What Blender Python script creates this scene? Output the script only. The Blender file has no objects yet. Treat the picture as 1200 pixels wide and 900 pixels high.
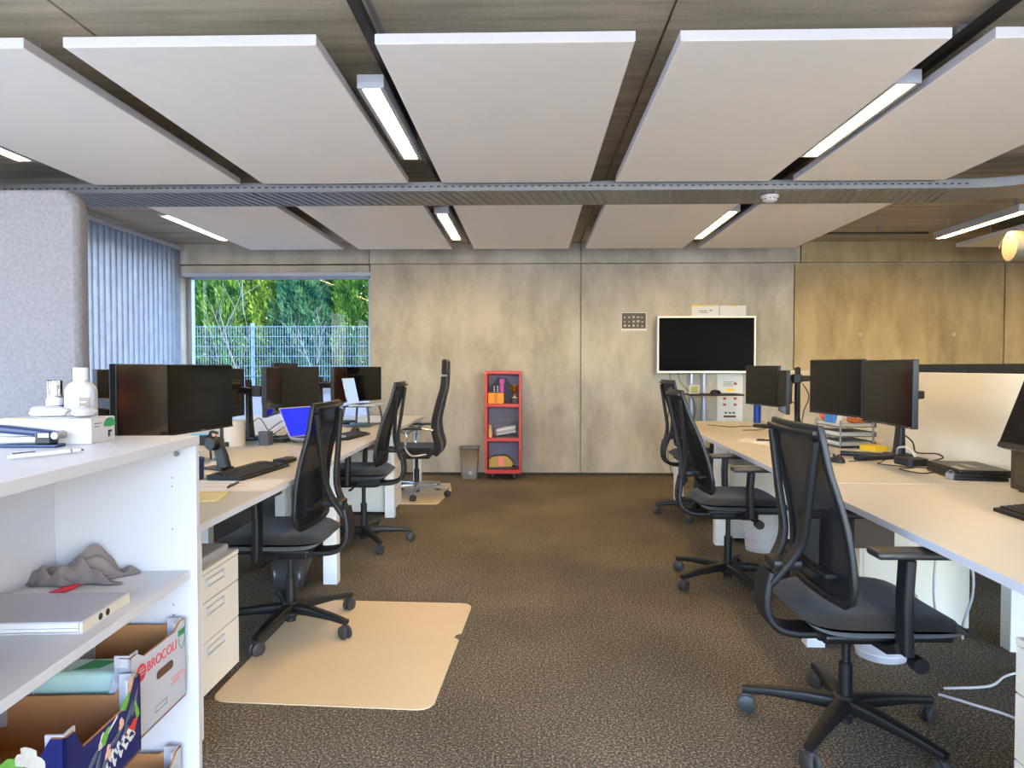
import bpy, bmesh, math, random
import numpy as np
from mathutils import Vector, Matrix
random.seed(7); rng = np.random.default_rng(7)
S = bpy.context.scene
COL = S.collection
R = math.radians
pi = math.pi

# ------------------------------------------------------------------ materials
def lin(c):
    return tuple((v/255/12.92 if v/255 <= .04045 else ((v/255+.055)/1.055)**2.4) for v in c)
MATS = {}
def mat(name, rgb, rough=.5, metal=0, var=.06, scale=30, bump=0, spec=.5, stretch=None, alpha=None, sheen=0, coat=0):
    if name in MATS: return MATS[name]
    m = bpy.data.materials.new(name); m.use_nodes = True
    nt = m.node_tree; N = nt.nodes; L = nt.links
    p = N['Principled BSDF']; c = lin(rgb)
    tc = N.new('ShaderNodeTexCoord'); mp = N.new('ShaderNodeMapping')
    if stretch: mp.inputs['Scale'].default_value = stretch
    L.new(tc.outputs['Object'], mp.inputs[0])
    nz = N.new('ShaderNodeTexNoise'); nz.inputs['Scale'].default_value = scale; nz.inputs['Detail'].default_value = 4
    L.new(mp.outputs[0], nz.inputs['Vector'])
    mx = N.new('ShaderNodeMix'); mx.data_type = 'RGBA'
    mx.inputs[6].default_value = (*[v*(1-var) for v in c], 1); mx.inputs[7].default_value = (*[min(1, v*(1+var)) for v in c], 1)
    L.new(nz.outputs[0], mx.inputs[0]); L.new(mx.outputs[2], p.inputs['Base Color'])
    p.inputs['Roughness'].default_value = rough; p.inputs['Metallic'].default_value = metal
    p.inputs['Specular IOR Level'].default_value = spec
    if coat: p.inputs['Coat Weight'].default_value = coat
    if sheen: p.inputs['Sheen Weight'].default_value = sheen
    if alpha is not None: p.inputs['Alpha'].default_value = alpha
    if bump:
        b = N.new('ShaderNodeBump'); b.inputs['Strength'].default_value = bump; b.inputs['Distance'].default_value = .01
        L.new(nz.outputs[0], b.inputs['Height']); L.new(b.outputs[0], p.inputs['Normal'])
    MATS[name] = m; return m
def emit(name, rgb, strength, var=0):
    m = bpy.data.materials.new(name); m.use_nodes = True
    nt = m.node_tree; N = nt.nodes; N.remove(N['Principled BSDF'])
    e = N.new('ShaderNodeEmission'); e.inputs[1].default_value = strength; c = lin(rgb); e.inputs[0].default_value = (*c, 1)
    if var:
        tc = N.new('ShaderNodeTexCoord'); nz = N.new('ShaderNodeTexNoise'); nz.inputs['Scale'].default_value = 6
        nt.links.new(tc.outputs['Object'], nz.inputs['Vector'])
        mx = N.new('ShaderNodeMix'); mx.data_type = 'RGBA'; mx.inputs[6].default_value = (*[v*(1-var) for v in c], 1); mx.inputs[7].default_value = (*[v*(1+var) for v in c], 1)
        nt.links.new(nz.outputs[0], mx.inputs[0]); nt.links.new(mx.outputs[2], e.inputs[0])
    nt.links.new(e.outputs[0], N['Material Output'].inputs[0]); MATS[name] = m; return m

def concrete(name, base, dark, stretch=(1,1,1), amt=1.0, joints=None):
    m = bpy.data.materials.new(name); m.use_nodes = True
    nt = m.node_tree; N = nt.nodes; L = nt.links; p = N['Principled BSDF']
    tc = N.new('ShaderNodeTexCoord')
    mp = N.new('ShaderNodeMapping'); mp.inputs['Scale'].default_value = stretch; L.new(tc.outputs['Object'], mp.inputs[0])
    n1 = N.new('ShaderNodeTexNoise'); n1.inputs['Scale'].default_value = .9; n1.inputs['Detail'].default_value = 6; n1.inputs['Roughness'].default_value = .6
    L.new(tc.outputs['Object'], n1.inputs['Vector'])
    n2 = N.new('ShaderNodeTexNoise'); n2.inputs['Scale'].default_value = 2.2; n2.inputs['Detail'].default_value = 8; n2.inputs['Roughness'].default_value = .65
    L.new(mp.outputs[0], n2.inputs['Vector'])
    n3 = N.new('ShaderNodeTexNoise'); n3.inputs['Scale'].default_value = 60; n3.inputs['Detail'].default_value = 3
    L.new(tc.outputs['Object'], n3.inputs['Vector'])
    a = N.new('ShaderNodeMath'); a.operation = 'MULTIPLY_ADD'; L.new(n1.outputs[0], a.inputs[0]); a.inputs[1].default_value = .5
    L.new(n2.outputs[0], a.inputs[2])
    b = N.new('ShaderNodeMath'); b.operation = 'MULTIPLY_ADD'; L.new(n3.outputs[0], b.inputs[0]); b.inputs[1].default_value = .18; L.new(a.outputs[0], b.inputs[2])
    r = N.new('ShaderNodeValToRGB'); r.color_ramp.elements[0].position = .84-.22*amt; r.color_ramp.elements[1].position = .84+.2*amt
    r.color_ramp.elements[0].color = (*lin(dark), 1); r.color_ramp.elements[1].color = (*lin(base), 1)
    L.new(b.outputs[0], r.inputs[0]); L.new(r.outputs[0], p.inputs['Base Color'])
    p.inputs['Roughness'].default_value = .75; p.inputs['Specular IOR Level'].default_value = .3
    bp = N.new('ShaderNodeBump'); bp.inputs['Strength'].default_value = .12; bp.inputs['Distance'].default_value = .01
    L.new(b.outputs[0], bp.inputs['Height']); L.new(bp.outputs[0], p.inputs['Normal'])
    MATS[name] = m; return m

def carpet_mat():
    m = bpy.data.materials.new('carpet'); m.use_nodes = True
    nt = m.node_tree; N = nt.nodes; L = nt.links; p = N['Principled BSDF']
    tc = N.new('ShaderNodeTexCoord')
    n1 = N.new('ShaderNodeTexNoise'); n1.inputs['Scale'].default_value = 120; n1.inputs['Detail'].default_value = 4; n1.inputs['Roughness'].default_value = .75
    n2 = N.new('ShaderNodeTexNoise'); n2.inputs['Scale'].default_value = 1.3; n2.inputs['Detail'].default_value = 3
    L.new(tc.outputs['Object'], n1.inputs['Vector']); L.new(tc.outputs['Object'], n2.inputs['Vector'])
    r = N.new('ShaderNodeValToRGB'); e = r.color_ramp.elements
    e[0].position = .36; e[0].color = (*lin((46, 43, 38)), 1); e[1].position = .68; e[1].color = (*lin((190, 176, 152)), 1)
    k = e.new(.52); k.color = (*lin((96, 88, 75)), 1)
    a = N.new('ShaderNodeMath'); a.operation = 'MULTIPLY_ADD'; L.new(n2.outputs[0], a.inputs[0]); a.inputs[1].default_value = .12
    s = N.new('ShaderNodeMath'); s.operation = 'SUBTRACT'; L.new(n1.outputs[0], s.inputs[0]); s.inputs[1].default_value = .06
    L.new(s.outputs[0], a.inputs[2]); L.new(a.outputs[0], r.inputs[0]); L.new(r.outputs[0], p.inputs['Base Color'])
    p.inputs['Roughness'].default_value = .95; p.inputs['Specular IOR Level'].default_value = .15
    b = N.new('ShaderNodeBump'); b.inputs['Strength'].default_value = .5; b.inputs['Distance'].default_value = .006
    L.new(n1.outputs[0], b.inputs['Height']); L.new(b.outputs[0], p.inputs['Normal'])
    MATS['carpet'] = m; return m

def glass_mat(name, refl=1.0, tint=(1, 1, 1)):
    m = bpy.data.materials.new(name); m.use_nodes = True
    nt = m.node_tree; N = nt.nodes; L = nt.links; N.remove(N['Principled BSDF'])
    t = N.new('ShaderNodeBsdfTransparent'); t.inputs[0].default_value = (*tint, 1)
    g = N.new('ShaderNodeBsdfGlossy'); g.inputs['Roughness'].default_value = .0
    f = N.new('ShaderNodeFresnel'); f.inputs[0].default_value = 1.5
    ml = N.new('ShaderNodeMath'); ml.operation = 'MULTIPLY'; L.new(f.outputs[0], ml.inputs[0]); ml.inputs[1].default_value = refl; ml.use_clamp = True
    mx = N.new('ShaderNodeMixShader'); L.new(ml.outputs[0], mx.inputs[0]); L.new(t.outputs[0], mx.inputs[1]); L.new(g.outputs[0], mx.inputs[2])
    L.new(mx.outputs[0], N['Material Output'].inputs[0]); MATS[name] = m; return m

def leaf_mat(name, c1, c2, trans):
    m = bpy.data.materials.new(name); m.use_nodes = True
    nt = m.node_tree; N = nt.nodes; L = nt.links; N.remove(N['Principled BSDF'])
    tc = N.new('ShaderNodeTexCoord'); nz = N.new('ShaderNodeTexNoise'); nz.inputs['Scale'].default_value = 5; nz.inputs['Detail'].default_value = 5
    L.new(tc.outputs['Object'], nz.inputs['Vector'])
    r = N.new('ShaderNodeValToRGB'); r.color_ramp.elements[0].position = .35; r.color_ramp.elements[1].position = .65
    r.color_ramp.elements[0].color = (*lin(c1), 1); r.color_ramp.elements[1].color = (*lin(c2), 1); L.new(nz.outputs[0], r.inputs[0])
    d = N.new('ShaderNodeBsdfDiffuse'); t = N.new('ShaderNodeBsdfTranslucent')
    L.new(r.outputs[0], d.inputs[0]); L.new(r.outputs[0], t.inputs[0])
    mx = N.new('ShaderNodeMixShader'); mx.inputs[0].default_value = trans
    L.new(d.outputs[0], mx.inputs[1]); L.new(t.outputs[0], mx.inputs[2]); L.new(mx.outputs[0], N['Material Output'].inputs[0])
    MATS[name] = m; return m

def mesh_fabric(name, rgb, open_):
    m = bpy.data.materials.new(name); m.use_nodes = True
    nt = m.node_tree; N = nt.nodes; L = nt.links; p = N['Principled BSDF']
    tc = N.new('ShaderNodeTexCoord'); w = N.new('ShaderNodeTexNoise'); w.inputs['Scale'].default_value = 40
    L.new(tc.outputs['Object'], w.inputs['Vector'])
    c = lin(rgb); mx = N.new('ShaderNodeMix'); mx.data_type = 'RGBA'; mx.inputs[6].default_value = (*[v*.85 for v in c], 1); mx.inputs[7].default_value = (*[v*1.2 for v in c], 1)
    L.new(w.outputs[0], mx.inputs[0]); L.new(mx.outputs[2], p.inputs['Base Color'])
    p.inputs['Roughness'].default_value = .8; p.inputs['Specular IOR Level'].default_value = .2
    t = N.new('ShaderNodeBsdfTransparent'); s = N.new('ShaderNodeMixShader'); s.inputs[0].default_value = open_
    L.new(p.outputs[0], s.inputs[1]); L.new(t.outputs[0], s.inputs[2]); L.new(s.outputs[0], N['Material Output'].inputs[0])
    MATS[name] = m; return m

def blind_mat():
    m = bpy.data.materials.new('blind_fabric'); m.use_nodes = True
    nt = m.node_tree; N = nt.nodes; L = nt.links; N.remove(N['Principled BSDF'])
    tc = N.new('ShaderNodeTexCoord'); nz = N.new('ShaderNodeTexNoise'); nz.inputs['Scale'].default_value = 8
    L.new(tc.outputs['Object'], nz.inputs['Vector'])
    r = N.new('ShaderNodeValToRGB'); r.color_ramp.elements[0].color = (*lin((116, 120, 128)), 1); r.color_ramp.elements[1].color = (*lin((150, 156, 166)), 1)
    L.new(nz.outputs[0], r.inputs[0])
    d = N.new('ShaderNodeBsdfDiffuse'); t = N.new('ShaderNodeBsdfTranslucent'); L.new(r.outputs[0], d.inputs[0]); L.new(r.outputs[0], t.inputs[0])
    mx = N.new('ShaderNodeMixShader'); mx.inputs[0].default_value = .32
    L.new(d.outputs[0], mx.inputs[1]); L.new(t.outputs[0], mx.inputs[2]); L.new(mx.outputs[0], N['Material Output'].inputs[0])
    MATS['blind_fabric'] = m; return m

wall_c = concrete('wall_concrete', (186, 179, 164), (146, 138, 123), (1.6, 1.6, .7), 1.15); wall_c2 = concrete('wall_concrete_brown', (176, 156, 116), (130, 112, 78), (1.8, 1.8, .6), 1.1)
ceil_c = concrete('ceiling_concrete', (190, 178, 156), (142, 132, 114), (.4, 6, 1), 1.1)
carpet = carpet_mat()
glass_dim = glass_mat('dimming_glass', .4, (.40, .49, .52)); glass = glass_mat('window_glass', .75, (.93, .97, .98)); clear = glass_mat('clear_plastic', 2.2, (.95, .95, .95))  # first glass: dark tint added to tone down the bright view outside
blindm = blind_mat()
white_lam = mat('white_laminate', (200, 200, 204), .38, var=.015)
desk_lam = mat('desk_laminate', (188, 184, 174), .42, var=.02, scale=12, stretch=(2, .3, 1))
desk_edge = mat('desk_edge', (196, 198, 206), .4, var=.02)
white_met = mat('white_metal', (222, 221, 217), .4, var=.02)
panel_m = mat('acoustic_panel_white', (243, 238, 228), .85, var=.02, scale=9)
panel_edge = mat('acoustic_panel_edge', (196, 195, 198), .6, var=.02)
alu = mat('lamp_aluminium', (176, 178, 184), .45, .25, var=.04)
steel = mat('galvanised_steel', (136, 138, 140), .42, .5, var=.12, scale=14)
darkmetal = mat('dark_metal', (58, 56, 54), .45, .5)
black_pl = mat('black_plastic', (14, 15, 17), .5, var=.15)
black_sat = mat('black_satin_plastic', (15, 16, 18), .5, var=.12)
screen_m = mat('screen_glass', (5, 5, 6), .12, var=.0, spec=.35)
fab_black = mat('black_seat_fabric', (20, 19, 20), .85, var=.2, scale=160, bump=.15, sheen=.15)
net_black = mesh_fabric('black_back_net', (14, 15, 18), .05)
grey_felt = mat('grey_felt', (111, 107, 110), .95, var=.3, scale=95, bump=.4)
wheel_m = mat('caster_grey', (54, 53, 52), .5)
pad_m = mat('armpad', (46, 44, 42), .38, var=.1)
red_m = mat('red_lacquer', (192, 32, 16), .4, var=.05)
red_in = mat('red_cabinet_inside', (120, 112, 132), .6, var=.05)
mat_m = mat('chair_mat_beige', (206, 186, 152), .4, var=.05, scale=3, bump=.02)
ped_m = mat('pedestal_white', (224, 219, 206), .42, var=.015)
ped_top = mat('pedestal_cushion_grey', (158, 156, 154), .8, var=.08, scale=120)
card = mat('cardboard', (176, 122, 74), .85, var=.08, scale=14, stretch=(1, 8, 1))
card_w = mat('printed_white_card', (184, 183, 188), .6, var=.02)
card_blue = mat('printed_blue_card', (22, 30, 92), .45, var=.2, scale=10)
ink_red = mat('red_ink', (206, 60, 66), .6); ink_green = mat('green_ink', (46, 140, 86), .6)
ink_grey = mat('grey_ink', (120, 122, 128), .7); ink_black = mat('black_ink', (30, 28, 28), .6)
ink_yellow = mat('yellow_ink', (238, 200, 40), .6); ink_brown = mat('brown_ink', (98, 60, 44), .6)
paper = mat('paper_white', (212, 211, 208), .8, var=.01)
white_pl = mat('white_plastic', (194, 194, 197), .35, var=.015)
greybin = mat('grey_plastic', (110, 106, 102), .45, var=.06)
screen_blue = emit('laptop_blue_screen', (52, 60, 232), .5, .12)
lamp_emit = emit('lamp_diffuser', (255, 212, 142), 42)
lcd_green = mat('lcd_green', (150, 158, 84), .3)
navy = mat('navy_plastic', (36, 46, 84), .4)
grey_blue = mat('slate_plastic', (70, 74, 82), .45)

# ------------------------------------------------------------------ mesh builder
class MB:
    def __init__(s): s.bm = bmesh.new()
    def box(s, c, d, bev=0, rot=None, seg=2, m=0):
        M = Matrix.Translation(c) @ (rot.to_4x4() if rot else Matrix.Identity(4)) @ Matrix.Diagonal((*d, 1))
        v = bmesh.ops.create_cube(s.bm, size=1, matrix=M)['verts']
        fs = {f for x in v for f in x.link_faces}
        for f in fs: f.material_index = m
        if bev:
            es = list({e for x in v for e in x.link_edges})
            bmesh.ops.bevel(s.bm, geom=es, offset=bev, segments=seg, affect='EDGES', profile=.5, material=-1)
        return s
    def b2(s, x0, x1, y0, y1, z0, z1, bev=0, m=0):
        return s.box(((x0+x1)/2, (y0+y1)/2, (z0+z1)/2), (abs(x1-x0), abs(y1-y0), abs(z1-z0)), bev, m=m)
    def sweep(s, pts, sec, up=(0, 0, 1), closed=False, scale=None, m=0, cap=True):
        P = [Vector(p) for p in pts]; n = len(P); rings = []; upv = Vector(up)
        for i, p in enumerate(P):
            if closed: t = P[(i+1) % n]-P[i-1]
            else: t = P[min(i+1, n-1)]-P[max(i-1, 0)]
            t.normalize()
            a = upv.cross(t)
            if a.length < 1e-4: a = Vector((1, 0, 0)).cross(t)
            if a.length < 1e-4: a = Vector((0, 1, 0)).cross(t)
            a.normalize(); b = t.cross(a)
            if rings and len(up) == 3 and up == (0, 0, 0): pass
            k = scale[i] if scale else (1, 1)
            if not isinstance(k, tuple): k = (k, k)
            rings.append([s.bm.verts.new(p+a*(u*k[0])+b*(w*k[1])) for u, w in sec])
        q = len(sec)
        for i in range(n if closed else n-1):
            A = rings[i]; B = rings[(i+1) % n]
            for j in range(q):
                f = s.bm.faces.new((A[j], A[(j+1) % q], B[(j+1) % q], B[j])); f.material_index = m
        if not closed and cap:
            for rg in (rings[0], rings[-1]):
                f = s.bm.faces.new(rg); f.material_index = m
        return s
    def tube(s, pts, r, n=8, closed=False, scale=None, m=0, up=(0, 0, 1)):
        return s.sweep(pts, [(r*math.cos(2*pi*k/n), r*math.sin(2*pi*k/n)) for k in range(n)], up, closed, scale, m)
    def rod(s, a, b, r, n=10, m=0, r2=None):
        return s.tube([a, b], r, n, scale=None if r2 is None else [1, r2/r], m=m)
    def bar(s, pts, w, h, up=(0, 0, 1), scale=None, m=0, closed=False):
        return s.sweep(pts, rrect(w, h, min(w, h)*.3), up, closed, scale, m)
    def lathe(s, prof, c=(0, 0, 0), n=24, M=None, m=0):
        M = M or Matrix.Identity(4); c = Vector(c); rings = []
        for r, z in prof:
            if r < 1e-6: rings.append([s.bm.verts.new(c+(M @ Vector((0, 0, z))))])
            else: rings.append([s.bm.verts.new(c+(M @ Vector((r*math.cos(2*pi*k/n), r*math.sin(2*pi*k/n), z)))) for k in range(n)])
        for A, B in zip(rings, rings[1:]):
            for j in range(n):
                a = [A[j % len(A)], A[(j+1) % len(A)], B[(j+1) % len(B)], B[j % len(B)]]
                u = []
                for x in a:
                    if x not in u: u.append(x)
                if len(u) >= 3:
                    f = s.bm.faces.new(u); f.material_index = m
        return s
    def prism(s, poly, h, M=None, m=0, z0=0):
        M = M or Matrix.Identity(4)
        a = [s.bm.verts.new(M @ Vector((x, y, z0))) for x, y in poly]; b = [s.bm.verts.new(M @ Vector((x, y, z0+h))) for x, y in poly]
        n = len(poly)
        for vs in (a, b):
            f = s.bm.faces.new(vs); f.material_index = m
        for i in range(n):
            f = s.bm.faces.new((a[i], a[(i+1) % n], b[(i+1) % n], b[i])); f.material_index = m
        return s
    def quad(s, *p, m=0):
        f = s.bm.faces.new([s.bm.verts.new(x) for x in p]); f.material_index = m; return s
    def grid(s, fn, nu, nv, m=0):
        V = [[s.bm.verts.new(fn(i/nu, j/nv)) for j in range(nv+1)] for i in range(nu+1)]
        for i in range(nu):
            for j in range(nv):
                f = s.bm.faces.new((V[i][j], V[i+1][j], V[i+1][j+1], V[i][j+1])); f.material_index = m
        return s
    def build(s, name, mats, parent=None, norm=True, ang=32):
        me = bpy.data.meshes.new(name)
        if norm: bmesh.ops.recalc_face_normals(s.bm, faces=s.bm.faces)
        for f in s.bm.faces: f.smooth = True
        for e in s.bm.edges:
            if len(e.link_faces) == 2:
                a = e.calc_face_angle(0); q = [f.calc_area() for f in e.link_faces]
                e.smooth = not (a > R(ang) or (a > R(9) and max(q) > 6*min(q)))
        s.bm.to_mesh(me); s.bm.free()
        for m in (mats if isinstance(mats, (list, tuple)) else [mats]): me.materials.append(m)
        o = bpy.data.objects.new(name, me); COL.objects.link(o)
        if parent: o.parent = parent
        return o
def rrect(w, h, r, n=4):
    out = []
    for cx, cy, a0 in ((w/2-r, h/2-r, 0), (-w/2+r, h/2-r, 90), (-w/2+r, -h/2+r, 180), (w/2-r, -h/2+r, 270)):
        for k in range(n+1):
            a = R(a0+90*k/n); out.append((cx+r*math.cos(a), cy+r*math.sin(a)))
    return out
def bez(pts, n=8):
    P = [Vector(p) for p in pts]; out = []
    for i in range(len(P)-1):
        p0 = P[max(i-1, 0)]; p1 = P[i]; p2 = P[i+1]; p3 = P[min(i+2, len(P)-1)]
        for k in range(n):
            t = k/n
            out.append(.5*((2*p1)+(-p0+p2)*t+(2*p0-5*p1+4*p2-p3)*t*t+(-p0+3*p1-3*p2+p3)*t**3))
    out.append(P[-1]); return out

def tag(o, label=None, cat=None, group=None, kind=None):
    for k, v in (('label', label), ('category', cat), ('group', group), ('kind', kind)):
        if v: o[k] = v
    return o
def thing(name, label, cat, loc=(0, 0, 0), rz=0, group=None):
    o = bpy.data.objects.new(name, None); o.empty_display_size = .05; COL.objects.link(o)
    o.location = loc; o.rotation_euler = (0, 0, rz); return tag(o, label, cat, group)
def put(o, loc=(0, 0, 0), rz=0, rx=0, ry=0):
    o.location = loc; o.rotation_euler = (rx, ry, rz); return o
def struct(name, mb, m): return tag(mb.build(name, m), kind='structure')
def copy_tree(o, parent=None):
    c = o.copy(); COL.objects.link(c)
    if parent: c.parent = parent
    for ch in list(o.children): copy_tree(ch, c)
    return c
def text(name, s, size, m, parent, M, depth=.0006, align='CENTER'):
    cu = bpy.data.curves.new(name, 'FONT'); cu.body = s; cu.size = size; cu.align_x = align; cu.align_y = 'CENTER'; cu.extrude = depth
    t = bpy.data.objects.new(name+'_tmp', cu); COL.objects.link(t)
    me = bpy.data.meshes.new_from_object(t); bpy.data.objects.remove(t)
    me.materials.clear(); me.materials.append(m)
    me.transform(M); o = bpy.data.objects.new(name, me); COL.objects.link(o); o.parent = parent
    return o
def frame(origin, xa, ya):
    x = Vector(xa).normalized(); y = Vector(ya).normalized(); z = x.cross(y)
    M = Matrix((x, y, z)).transposed().to_4x4(); M.translation = Vector(origin); return M
def cable(name, pts, r, m, label, group=None, cat='cable', n=8):
    return tag(MB().tube(bez(pts, n), r, 6).build(name, m), label, cat, group)

# ------------------------------------------------------------------ room shell
BW = 7.87; CZ = 2.67; LX = -4.12; RX = 7.6; FY = -1.9
struct('floor', MB().b2(LX-.2, RX+.2, FY-.2, BW+.05, -.1, 0), carpet)
b = MB(); cuts = [LX-.2, -1.87, .565, 3.0, 5.42, RX+.2]
for x0, x1 in zip(cuts, cuts[1:]): b.b2(x0+.006, x1-.006, FY-.2, BW+.3, CZ, CZ+.22, .004)
b.b2(LX-.2, RX+.2, FY-.2, BW+.3, CZ+.02, CZ+.3)
struct('ceiling', b, ceil_c)
# back wall: precast slabs with open joints, window opening at the left
WX0, WX1, WZ0, WZ1 = -4.08, -1.855, .42, 2.35
b = MB(); g = .007; T = .3; BZ = 2.43
xs = [-1.86, .572, 3.0, 5.36, RX+.2]
for x0, x1 in zip(xs, xs[1:]): b.b2(x0+g, x1-g, BW, BW+T, 0, BZ-g, 0, m=int(x0 > 2.9))
b.b2(LX-.2, -1.86-g, BW, BW+T, 0, WZ0); b.b2(LX-.2, WX0, BW, BW+T, WZ0, BZ-g); b.b2(WX0, -1.86-g, BW, BW+T, WZ1, BZ-g)
for x0, x1 in zip([LX-.2, -1.86, .572, 3.06, 5.44], [-1.86, .572, 3.06, 5.44, RX+.2]): b.b2(x0+g, x1-g, BW-.025, BW+T, BZ+g, CZ, 0, m=int(x0 > 2.9))
b.b2(-1.85, RX+.2, BW+.03, BW+T, 0, CZ)
for x, z in ((3.75, 1.62), (4.8, 1.62), (1.7, 2.2)):
    b.lathe([(0, 0), (.022, 0), (.022, .004), (0, .004)], (x, BW+.001, z), 16, Matrix.Rotation(R(90), 4, 'X'))
struct('wall_back', b, [wall_c, wall_c2])
struct('wall_right', MB().b2(RX, RX+.2, FY-.2, BW, 0, CZ), wall_c)
# left wall: long glazing between sill and lintel
b = MB().b2(LX-.25, LX, FY-.2, BW, 0, .3).b2(LX-.25, LX, FY-.2, BW, 2.5, CZ)
for y in (FY-.1, .0, 2.6, 5.2): b.b2(LX-.25, LX, y-.1, y+.1, .3, 2.5)
b.b2(LX-.25, LX, 7.62, BW, .3, 2.5)
struct('wall_left', b, wall_c)
# front wall behind the camera: wide windows
b = MB().b2(LX, RX, FY-.25, FY, 0, .06).b2(LX, RX, FY-.25, FY, 2.58, CZ)
for x in (LX+.1, -1.6, 1.2, 4.0, RX-.35): b.b2(x-.12, x+.12, FY-.25, FY, .06, 2.58)
struct('wall_front', b, wall_c)
frame_m = mat('window_frame_alu', (150, 156, 168), .4, .4, var=.04)
def window(n, x0, x1, z0, z1, y, rot=0, loc=(0, 0, 0), mull=()):
    f = MB(); w = .06
    f.b2(x0, x1, y-.04, y+.04, z1-w, z1, .004).b2(x0, x1, y-.04, y+.04, z0, z0+w, .004)
    f.b2(x0, x0+w, y-.04, y+.04, z0, z1, .004).b2(x1-w, x1, y-.04, y+.04, z0, z1, .004)
    for k in mull: f.b2(k-.03, k+.03, y-.04, y+.04, z0, z1, .004)
    o = struct('window_%d' % n, f, frame_m); put(o, loc, rot)
    gl = glass_dim if n == 1 else glass
    p = MB().quad((x0+w, y, z0+w), (x1-w, y, z0+w), (x1-w, y, z1-w), (x0+w, y, z1-w)).build('pane', gl, o, norm=False)
    return o
w1 = window(1, WX0, WX1, WZ0, WZ1, BW+.2)
MB().b2(WX0, WX1, BW+.02, BW+.16, WZ1-.045, WZ1, .004).build('blind_box', mat('roller_housing', (172, 178, 190), .5), w1)
MB().b2(WX0, WX1, BW+.01, BW+.16, WZ0, WZ0+.02, .003).build('sill', white_lam, w1)
k = 2
for y0, y1 in ((-1.9, -.1), (.1, 2.5), (2.7, 5.1), (5.3, 7.62)):
    window(k, y0, y1, .3, 2.5, 0, R(90), (LX-.16, 0, 0)); k += 1
for x0, x1 in ((LX+.22, -1.72), (-1.48, 1.08), (1.32, 3.88), (4.12, RX-.47)):
    window(k, x0, x1, .06, 2.58, FY-.12); k += 1
struct('baseboard_back', MB().b2(-1.85, RX, BW-.012, BW-.0005, 0, .03, .002), mat('carpet_edge', (60, 55, 50), .9))

# vertical blinds along the left glazing
def blind(y0, y1, ang, label):
    t = thing('vertical_blind', label, 'blind', (LX+.1, 0, 0), 0, 'vertical blinds along the left glazing')
    MB().b2(-.03, .03, y0, y1, 2.585, 2.625, .004).build('headrail', white_pl, t)
    s = MB(); n = int((y1-y0)/.092)
    for i in range(n):
        y = y0+.05+i*.092; a = ang+random.uniform(-.03, .03); dx, dy = .0635*math.sin(a), .0635*math.cos(a)
        bow = .008
        def fn(u, v, y=y, dx=dx, dy=dy): 
            k = (u-.5)*2; q = bow*(1-k*k)
            return (dx*k+q*dy/.0635, y+dy*k-q*dx/.0635, .06+v*2.525)
        s.grid(fn, 4, 1)
    s.build('slats', blindm, t, norm=False)
    MB().tube([(.02, y0+.05, .07), (.02, y1-.05, .07)], .002, 4).build('bottom_chain', white_pl, t)
blind(2.45, 5.12, R(6), 'closed white vertical blind behind the grey felt screen')
blind(5.16, 7.78, R(7), 'closed white vertical blind running into the corner beside the window')

# ------------------------------------------------------------------ ceiling panels
def ceiling_panel(x0, x1, y0, y1, label, gp):
    z0 = 2.5; t = thing('ceiling_panel', label, 'ceiling panel', ((x0+x1)/2, (y0+y1)/2, z0), 0, gp)
    w, l = (x1-x0)/2, (y1-y0)/2
    MB().b2(-w, w, -l, l, 0, .042, .004).build('board', panel_m, t)
    e = MB(); e.sweep([(-w, -l, .021), (w, -l, .021), (w, l, .021), (-w, l, .021)], [(-.0015, -.019), (.0015, -.019), (.0015, .019), (-.0015, .019)], closed=True)
    e.build('edge_trim', panel_edge, t)
    for sx in (-1, 1):
        for sy in (-1, 1):
            MB().rod((sx*w*.7, sy*l*.7, .04), (sx*w*.7, sy*l*.7, .165), .003, 6).build('hanger', steel, t)
    return t
cols = [(-3.0, -1.99), (-1.83, -.835), (-.604, .4), (.575, 1.6), (1.765, 2.77)]
n1 = ['leftmost', 'second from left', 'middle', 'second from right', 'rightmost']
for (x0, x1), n in zip(cols, n1):
    ceiling_panel(x0, x1, 2.665, 4.665, f'large white ceiling panel in the row before the cable tray, {n}', 'front row of white ceiling panels')
for (x0, x1), n in zip(cols, ['leftmost, nearest the window corner', 'second from left', 'middle', 'second from right', 'right of the smoke detector']):
    ceiling_panel(x0, x1, 5.265, 7.265, f'white ceiling panel in the row beyond the cable tray, {n}', 'rear row of white ceiling panels')
ceiling_panel(4.44, 5.44, 5.265, 7.265, 'white ceiling panel partly hidden behind the silver duct', 'rear row of white ceiling panels')

def lamp(x, y0, y1, label, z=2.504):
    y0 *= .98; y1 *= .98; x *= .983
    t = thing('ceiling_lamp', label, 'lamp', (x, (y0+y1)/2, z), 0, 'linear ceiling lamps')
    l = (y1-y0)/2; w = .061
    h = MB(); h.b2(-w, w, -l, l, .024, .062, .003)
    h.b2(-w, -w+.022, -l, l, 0, .026, .002).b2(w-.022, w, -l, l, 0, .026, .002).b2(-w+.02, w-.02, -l, -l+.012, 0, .026).b2(-w+.02, w-.02, l-.012, l, 0, .026)
    h.build('housing', alu, t)
    MB().b2(-w+.022, w-.022, -l+.012, l-.012, .014, .0238).build('diffuser', lamp_emit, t)
    MB().b2(-w+.014, w-.014, -l+.02, l-.02, .0622, .064).build('top_cover', alu, t)
    for sy in (-1, 1):
        MB().rod((0, sy*l*.75, .064), (0, sy*l*.75, CZ-z), .004, 6).build('suspension', steel, t)
    return t
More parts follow.
